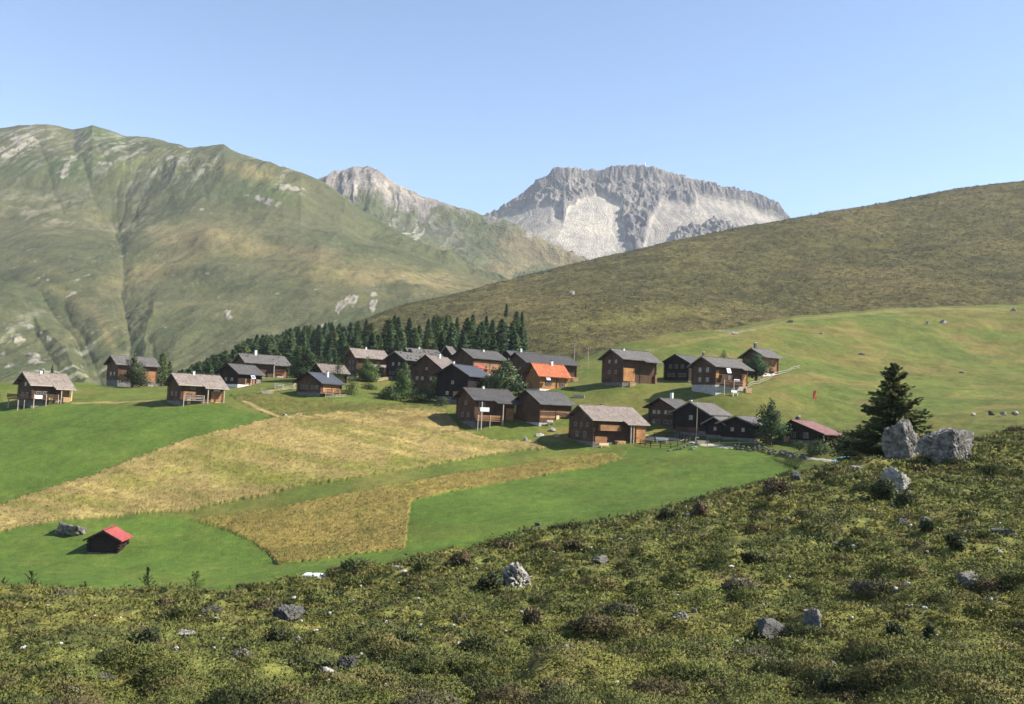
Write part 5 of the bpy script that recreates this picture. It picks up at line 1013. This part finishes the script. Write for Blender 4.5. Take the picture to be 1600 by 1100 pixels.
for i, (u, vb, w, h, lab) in enumerate([(1475, 505, 9, 6, 'white stone high on the green hill, left of its twin'), (1450, 506, 6, 5, 'grey little stone high on the green hill beside the white stone'), (1348, 555, 9, 4, 'flat white stone in the middle of the green hill'), (1505, 584, 8, 4, 'small stone alone on the right part of the green hill'),
        (1551, 648, 9, 7, 'dark sided stone at the foot of the green hill'), (1569, 648, 7, 5, 'middle stone of the row at the foot of the green hill'), (1588, 648, 10, 6, 'palest stone of the row at the foot of the green hill, by the edge'), (1523, 650, 7, 5, 'leftmost stone of the row at the foot of the green hill'),
        (1149, 523, 8, 5, 'pale stone on the ridge track of the green hill'), (1235, 505, 9, 5, 'dark stone on the ridge line of the green hill'), (1284, 522, 5, 4, 'tiny stone under the ridge of the green hill'), (1585, 486, 8, 5, 'stone on the ridge of the green hill at the right edge'),
        (864, 674, 8, 6, 'white stone below the windowless log barn'), (843, 683, 12, 6, 'long white stone on the bank left of the tan roofed house'), (868, 683, 10, 5, 'white stone on the bank closest to the tan roofed house'), (821, 690, 5, 8, 'upright white stone in the dry grass'), (833, 694, 8, 4, 'flat white stone below the upright one'),
        (657, 646, 6, 4, 'white stone in the hay left of the adjoining barns'), (445, 651, 6, 5, 'pale stone at the tip of the left green field'), (1085, 702, 9, 5, 'stone in the mown field below the fenced pen'), (840, 822, 9, 5, 'small dark stone in the lower green field')]):
    rock(u, vb, w, h, lab, 60 + i, M_WROCK if 'dark' not in lab else M_DROCK, f=1, name='stone', cat='stone', sub=3)
cpt = onC(893, 2.0); 
for tf in np.linspace(.3, 3, 200):
    q = onC(893, tf)
    if float(pix(np.array(q))[1]) < 461: cpt = q; break
rock(893, 461, 8, 7, 'lone white boulder on the brown heath hill', 90, M_WROCK, Yd=cpt.y, sub=3)
sm = [rock_mesh(200 + i, 9, 2, 0, .12) for i in range(4)]
M_PEB = simple_mat('pale_stone', (.42, .40, .36), .9, 2, .6, 1.3, .3)
for m_ in sm: m_.materials.append(M_PEB)
cnt = 0
while cnt < 120:
    u, v = random.uniform(10, 1590), random.uniform(760, 1095)
    if v < float(pl(A_BROW, u)) + 12: continue
    p = hitA(u, v); s = random.uniform(1.0, 2.6) * p.y / FPX * 1.5
    o = bpy.data.objects.new('pebble', sm[cnt % 4]); col.objects.link(o); o.location = p + Vector((0, 0, s * .7 + .06)); o.scale = (s * random.uniform(.8, 1.7), s * random.uniform(.8, 1.4), s * random.uniform(.7, 1.2)); o.rotation_euler = (0, 0, random.uniform(0, 6))
    tag(o, 'tiny pale stone showing between the heath plants of the near slope', 'stone', 'tiny stones strewn over the near slope'); cnt += 1

# ------------------------------------------------------------------ fences, walls and small things
def rail_fence(label, L, post_h, rails, mat, every=2.4, pw=.06, double=False):
    P_ = [hitB(u, v) for u, v in L]; root = thing('rail_fence', label, 'fence', P_[0]); o = P_[0]
    for a, b in zip(P_[:-1], P_[1:]):
        n_ = max(1, int((b - a).length / every)); prev = None
        for i in range(n_ + 1):
            q = a.lerp(b, i / n_); q.z = gz(q.x, q.y); c = q - o
            if i < n_ or b is P_[-1]: MB().box(c.x - pw, c.x + pw, c.y - pw, c.y + pw, c.z - .4, c.z + post_h).build('post', mat, root)
            if prev is not None:
                rb = MB()
                for z in rails: rb.tube([prev + Vector((0, -.09, z)), c + Vector((0, -.09, z))], .042, 5)
                rb.build('rail', mat, root)
            prev = c
M_FENCE = simple_mat('silvered_fence_wood', (.40, .36, .29), .9, 4, .75, 1.2, .3)
rail_fence('whitish wooden rail fence zigzagging up beside the stone based house', PL('1143 617 1165 610 1183 603 1192 597 1206 592 1222 586 1249 577'), 1.0, (.45, .9), M_FENCE, 2.2, .05)
rail_fence('short cream board fence in front of the dark gabled house', PL('590 597 606 595 624 591'), .9, (.25, .45, .65, .85), M_PALE, 2.0)
rail_fence('dark rail fence round the small pen right of the tan roofed house', PL('1000 695 1016 700 1048 701 1080 692 1062 685 1022 684'), 1.0, (.35, .7, .95), WD['dark'], 1.8)
rail_fence('grey rail fence round the small yard below the long shingle barn', PL('424 606 440 611 458 609 462 602'), .9, (.3, .6, .85), M_POST, 2.0)
rail_fence('white picket posts in front of the navy roofed chalet terrace', PL('511 624 524 624 540 622'), .8, (.4, .75), M_POST, .8, .07)
rail_fence('thin wire fence posts along the track below the black barn', PL('1105 699 1124 698 1155 697 1180 695'), .9, (.6,), M_POST, 3.0, .04)
def stone_wall(label, L, h, n_per=3.2, seed=0, mat=None):
    r_ = np.random.default_rng(seed); bm = bmesh.new(); P_ = [hitB(u, v) for u, v in L]; o = P_[0]
    for a, b in zip(P_[:-1], P_[1:]):
        for i in range(int((b - a).length * n_per)):
            q = a.lerp(b, r_.random()); z = gz(q.x, q.y) + r_.random() * h; s = r_.uniform(.12, .24); m4 = Matrix.Translation((q.x - o.x, q.y - o.y + r_.normal() * .15, z - o.z)) @ Matrix.Rotation(r_.uniform(0, 6), 4, 'Z') @ Matrix.Diagonal((s * 1.3, s, s * .75, 1))
            vs = bmesh.ops.create_icosphere(bm, subdivisions=1, radius=1, matrix=m4)['verts']
            for v in vs: v.co += Vector(r_.normal(size=3) * .035)
    me = bpy.data.meshes.new('stone_wall'); bm.to_mesh(me); bm.free(); ob = link_mesh('stone_wall', me, mat or M_DSTONE); ob.location = o; tag(ob, label, 'wall')
stone_wall('low tumbled stone wall along the track between mown field and black barn', PL('1146 701 1170 704 1190 703 1206 708 1230 714 1262 720'), .7, 7, 1)
stone_wall('little stone edging under the fenced pen', PL('1040 705 1062 702 1082 694'), .2, 4, 2)
def path(name, L, w):
    P_ = [];
    for (u0, v0), (u1, v1) in zip(L[:-1], L[1:]):
        for k in range(8): P_.append(hitB(u0 + (u1 - u0) * k / 8, v0 + (v1 - v0) * k / 8))
    P_.append(hitB(*L[-1])); V = []
    for i, p in enumerate(P_):
        d = (P_[min(i + 1, len(P_) - 1)] - P_[max(i - 1, 0)]); d.z = 0; d.normalize(); s = Vector((-d.y, d.x, 0)) * w * .5 * (1 + .25 * math.sin(i * 1.7))
        for e in np.linspace(-1, 1, 5): q = p + s * e; V.append((q.x, q.y, gz(q.x, q.y) + .09 - .08 * abs(e)))
    me = np_mesh(name, np.array(V), grid_faces(len(P_), 5)); tag(link_mesh(name, me, M_PATH, smooth=True), kind='structure')
M_PATH = simple_mat('trodden_gravel', (.40, .35, .26), .95, 2.5, .7, 1.2, .4)
path('path', PL('1006 681 1030 684 1070 689 1110 697 1146 700'), 1.5)
path('track', PL('1250 716 1280 720 1305 724'), .8)
# firewood
def woodpile(label, p, w, h, d, rz, mat, log=.11):
    rows = int(h / (2 * log)); mb = MB()
    for j in range(rows):
        n_ = int(w / (2 * log)) - (j % 2)
        for i in range(n_):
            x = -w / 2 + log * (1 + (j % 2)) + i * 2 * log; z = log + j * log * 1.8; y = random.uniform(-.05, .05); mb.tube([(x, -d / 2 + y, z), (x, d / 2 + y, z)], log * random.uniform(.82, .99), 7)
    o = mb.build('woodpile', mat); o.location = p; o.rotation_euler = (0, 0, rz); tag(o, label, 'woodpile')
M_LOG = simple_mat('cut_log', (.50, .33, .17), .85, 6, .55, 1.35, .4)
h = HINFO['h20']; woodpile('stacked round logs under the boarded loft of the tan roofed house', loc('h20', h['L'] * .52, -.8, .05), 2.0, 1.5, 1.0, h['rz'], M_LOG, .14)
for key, xf, yo, lab in (('h28', .55, -1.0, 'sunlit firewood stack at the right corner of the low black barn'), ('h29', -.02, 5.6, 'bright firewood stack just left of the reddish roofed cottage'), ('h4', .9, -.7, 'firewood stacked at the right corner of the dark grey roofed house'), ('h21', .2, -1.0, 'grey firewood pile under the orange boarded bay'), ('h3', .86, -.8, 'firewood stacked under the small eave panel')):
    h = HINFO[key]; woodpile(lab, loc(key, h['L'] * xf, yo, .0), 1.6, 1.1, .7, h['rz'], M_LOG)
# benches and tables
def bench(label, p, rz, mat, w=1.7, table=False):
    t = thing('picnic_table' if table else 'bench', label, 'table' if table else 'bench', p, rz); hh = .75 if table else .45
    s = MB()
    for y in ((-.3, -.1, .1, .3) if table else (-.12, .04)): s.box(-w / 2, w / 2, y - .075, y + .075, hh - .05, hh)
    s.build('table_top' if table else 'seat', mat, t)
    for x in (-w * .38, w * .38): MB().box(x - .05, x + .05, -.22, .2, -.3, hh - .052).build('leg', mat, t)
    if table:
        for y in (-.7, .7): MB().box(-w / 2, w / 2, y - .13, y + .13, .4, .45).build('seat', mat, t)
    else: MB().box(-w / 2, w / 2, .17, .22, .55, .95).build('backrest', mat, t)
p = hitB(436, 606); bench('pale garden table with benches in the small fenced yard', p + Vector((0, 0, .1)), .3, M_WHITE, 2.2, True)
p = hitB(1014, 692); bench('grey picnic table in the fenced pen', p + Vector((0, 0, .1)), .2, M_POST, 1.9, True)
p = hitB(1034, 693); bench('white garden bench in the fenced pen', p + Vector((0, 0, .1)), -.3, M_WHITE, 2.2)
p = loc('h23', HINFO['h23']['L'] * .35, -2.4); p.z = gz(p.x, p.y) + .2; bench('white bench below the balcony of the stone based house', p, HINFO['h23']['rz'], M_WHITE, 1.6)
h = HINFO['h20']; bench('pale bench at the front corner of the tan roofed house', loc('h20', h['L'] * .16, -1.3, -.1), h['rz'], M_PALE, 2.0)
for i, (key, xf, yo, lab) in enumerate((('h5', .80, -1.0, 'bench along the wall of the long shingle roofed house'), ('h13', .5, -1.1, 'bench under the flowered wall of the house by the sunshade'), ('h19', .25, -1.0, 'bench at the foot of the windowless log barn'), ('h26', .35, -1.0, 'bench at the lit side of the tall black house'), ('h2', .8, -1.1, 'bench at the far right of the long brown barn'))):
    h = HINFO[key]; p = loc(key, h['L'] * xf, yo); p.z = gz(p.x, p.y); bench(lab, p, h['rz'], M_PALE if i % 2 else M_POST, 1.7)
for key, xf, yo, lab in (('h2', .55, -1.0, 'firewood stack hidden beside the tree of the long brown barn'), ('h8', .2, -1.2, 'firewood stack beside the tall house with the long tan roof'), ('h14', .93, -1.1, 'firewood stack at the right end of the long dark grey roofed house'), ('h19', .85, -1.0, 'firewood stack right of the small sunny barn door'), ('h23', .9, -1.2, 'firewood stack under the boarded corner by the white fence'), ('h1', .85, -1.6, 'firewood stack under the right end of the leftmost house'), ('h22', .2, -1.2, 'firewood stack before the middle house on the upper green')):
    h = HINFO[key]; p = loc(key, h['L'] * xf, yo); p.z = gz(p.x, p.y) - .05; woodpile(lab, p, 1.8, 1.2, .7, h['rz'], M_LOG)
def trough(label, u, v, rz):
    p = hitB(u, v); p.z = gz(p.x, p.y); t = thing('water_trough', label, 'trough', p, rz)
    MB().box(-1.1, 1.1, -.35, -.27, -.1, .55).box(-1.1, 1.1, .27, .35, -.1, .55).box(-1.1, -1.02, -.268, .268, -.1, .55).box(1.02, 1.1, -.268, .268, -.1, .55).box(-1.018, 1.018, -.268, .268, -.1, .05).build('basin', M_POST, t)
    MB().box(-1.0, 1.0, -.266, .266, .40, .44).build('water', M_GLASS, t); MB().tube([(-1.35, 0, -.3), (-1.35, 0, 1.1), (-1.1, 0, 1.05), (-.75, 0, .95)], .07, 6).build('spout', M_POST, t)
trough('wooden water trough on the grass left of the small fenced yard', 418, 617, .3)
trough('wooden water trough below the honey coloured house with orange roof', 905, 622, -.2)
trough('wooden water trough on the track side by the flagpole', 1098, 694, .2)
# sunshade
p = at(748, 588, 224); t = thing('sunshade', 'round pink red sunshade between the grey roofs', 'sunshade', p); bm = bmesh.new()
MB().tube([(0, 0, -1), (0, 0, 2.5)], .04, 6).build('pole', M_WHITE, t)
V = [(0, 0, 2.75)]; Fc = []; n_ = 16
for j, (r, z) in enumerate(((.7, 2.62), (1.25, 2.28), (1.5, 2.0))): V += [(r * math.cos(i * 2 * math.pi / n_), r * math.sin(i * 2 * math.pi / n_), z) for i in range(n_)]
Fc += [(0, 1 + i, 1 + (i + 1) % n_) for i in range(n_)]
for j in range(2): Fc += [(1 + j * n_ + i, 1 + (j + 1) * n_ + i, 1 + (j + 1) * n_ + (i + 1) % n_, 1 + j * n_ + (i + 1) % n_) for i in range(n_)]
me = bpy.data.meshes.new('canopy'); me.from_pydata(V, [], Fc); link_mesh('canopy', me, M_RED, t)
# flagpole
p = loc('h26', -1.0, -.6); p = Vector(at(1088, 686, 158)); t = thing('flagpole', 'tall grey flagpole in front of the black house', 'flagpole', p)
MB().tube([(0, 0, -.5), (0, 0, 3), (0, 0, 6.2)], [.07, .06, .04], 8).build('pole', M_POST, t); MB().tube([(0, 0, 6.2), (0, 0, 6.28), (0, 0, 6.36)], [.05, .09, .03], 8).build('finial', M_WHITE, t)
# red banner on the green hill
p = hitB(1270, 628); t = thing('banner', 'narrow orange red banner on a pole on the green hill', 'banner', p); MB().tube([(0, 0, -.3), (0, 0, 2.3)], .035, 6).build('pole', M_POST, t)
V = []; nx, nz = 5, 9
for j in range(nz):
    for i in range(nx): V.append((.05 + i * .17, .07 * math.sin(i * 1.4 + j * .5), 2.25 - j * .21))
me = np_mesh('cloth', np.array(V), grid_faces(nz, nx)); M_ORR = simple_mat('orange_red_cloth', (.62, .13, .06), .8, 3, .8, 1.2, .1); link_mesh('cloth', me, M_ORR, t)
# power line poles behind the orange roof
for u, vb, lab in ((918, 577, 'wooden power pole on the green hill right of the long dark roof'), (897, 568, 'thinner power pole behind the right end of the long dark roof')):
    p = hitB(u, vb, 225); t = thing('power_pole', lab, 'power pole', p); MB().tube([(0, 0, -.5), (0, 0, 6.0)], [.11, .08], 7).build('pole', M_POST, t); MB().box(-.6, .6, -.05, .05, 5.4, 5.52).build('crossarm', M_POST, t)
    for x in (-.5, .5): MB().tube([(x, 0, 5.52), (x, 0, 5.75)], .05, 6).build('insulator', M_WHITE, t)
# radio mast and summit hut on the rocky mountain
p = at(1007, 262.5, 3180); t = thing('radio_mast', 'white lattice radio mast on the rocky summit', 'mast', p); k_ = 3190 / FPX
mm = MB()
for a in range(3): mm.tube([(math.cos(a * 2.1) * 3.2, math.sin(a * 2.1) * 3.2, -8), (math.cos(a * 2.1) * 1.2, math.sin(a * 2.1) * 1.2, 9 * k_)], 1.8, 5)
for j in range(8): z = j * 1.0 * k_; mm.tube([(math.cos(j * 2.1) * 2.6, math.sin(j * 2.1) * 2.6, z), (math.cos(j * 2.1 + 2.1) * 2, math.sin(j * 2.1 + 2.1) * 2, z + 3)], .6, 4)
mm.build('lattice', M_WHITE, t); MB().tube([(0, 0, 4 * k_), (0, 0, 6.5 * k_)], [3.6, 3.6], 10).build('antenna_drum', M_WHITE, t)
p = at(1067, 277.5, 3190); t = thing('summit_station', 'little white station building on the rocky ridge right of the mast', 'building', p)
MB().box(-8, 8, -6, 6, -8, 8).build('wall', M_PLASTER, t); MB().prism([(-9, -7), (9, -7), (9, 7), (-9, 7)], lambda x, y: 8.01, lambda x, y: 10 - abs(y) * .25).build('roof', M_METAL, t)
# cars
def car(label, p, rz, paint):
    t = thing('parked_car', label, 'car', p, rz); prof = [(-2.0, .35), (-2.05, .75), (-1.75, .95), (-1.2, 1.0), (-.75, 1.45), (.75, 1.48), (1.55, .98), (2.05, .85), (2.1, .35)]
    bm = bmesh.new(); rings = []
    for y, s, ins in ((-.85, 1.0, .0), (-.80, 1.0, .0), (.80, 1.0, 0), (.85, 1, 0)):
        k = abs(y); rings.append([bm.verts.new((x, y * (1 - (.16 if z > 1.1 else 0)), z)) for x, z in prof])
    for a, b in zip(rings[:-1], rings[1:]):
        for i in range(len(prof)): bm.faces.new((a[i], a[(i + 1) % len(prof)], b[(i + 1) % len(prof)], b[i]))
    bm.faces.new(rings[0][::-1]); bm.faces.new(rings[-1]); bmesh.ops.recalc_face_normals(bm, faces=bm.faces); bmesh.ops.bevel(bm, geom=bm.edges[:], offset=.04, segments=2, affect='EDGES')
    me = bpy.data.meshes.new('body'); bm.to_mesh(me); bm.free(); link_mesh('body', me, paint, t)
    MB().quad((.85, -.66, 1.42), (1.50, -.74, 1.03), (1.50, .74, 1.03), (.85, .66, 1.42)).build('windscreen', M_GLASS, t).location = (.03, 0, .03)
    for s in (-1, 1): MB().quad((-1.0, s * .865, 1.03), (1.25, s * .865, 1.03), (.70, s * .735, 1.40), (-.68, s * .735, 1.40)).build('side_window', M_GLASS, t).location = (0, s * .012, 0)
    for x in (-1.3, 1.35):
        for s in (-1, 1):
            w_ = MB().tube([(x, s * .70, .32), (x, s * .88, .32)], .33, 16).build('wheel', M_METAL, t); MB().tube([(x, s * .885, .32), (x, s * .90, .32)], .19, 12).build('rim', M_POST, w_)
    for s in (-.6, .6): MB().box(2.06, 2.12, s - .16, s + .16, .62, .78).build('headlight', M_WHITE, t)
M_CAR = simple_mat('pale_blue_car_paint', (.50, .62, .74), .25, 1, .95, 1.05, 0, spec=.6); M_CARW = simple_mat('white_car_paint', (.78, .80, .82), .25, 1, .95, 1.05, 0, spec=.6)
p = Vector(at(1327, 728, 118)); car('pale blue car parked on the track behind the slope beside the spruce', p - Vector((0, 0, .25)), .25, M_CAR)
p = Vector(at(487, 910, 84)); car('white car whose roof shows over the rim of the near slope', p - Vector((0, 0, .70)), -.1, M_CARW)
# laundry and small bright things by the walls
def cloth(label, p, rz, w, h_, mat, name='white_cloth'):
    V = []; nx, nz = 9, 5
    for j in range(nz):
        for i in range(nx): V.append((-w / 2 + w * i / (nx - 1), .05 * math.sin(i * 1.9 + j), -h_ * j / (nz - 1)))
    o = link_mesh(name, np_mesh(name, np.array(V), grid_faces(nz, nx)), mat); o.location = p; o.rotation_euler = (0, 0, rz); tag(o, label, 'cloth')
for key, x, y, z, w, h_, lab in (('h1', .10, -1.3, 2.55, 1.5, .7, 'white sheet hung over the balcony of the leftmost house'), ('h18', .16, -1.45, 4.3, 2.0, .8, 'white sheet hanging above the corner balcony'), ('h23', .62, -.6, 3.3, 1.6, .45, 'white cloth sagging under the eave of the stone based house'), ('h22', .55, -.8, 1.0, 1.5, .9, 'white cloth spread low before the middle house on the upper green')):
    H_ = HINFO[key]; cloth(lab, loc(key, H_['L'] * x, y, z), H_['rz'], w, h_, M_WHITE)
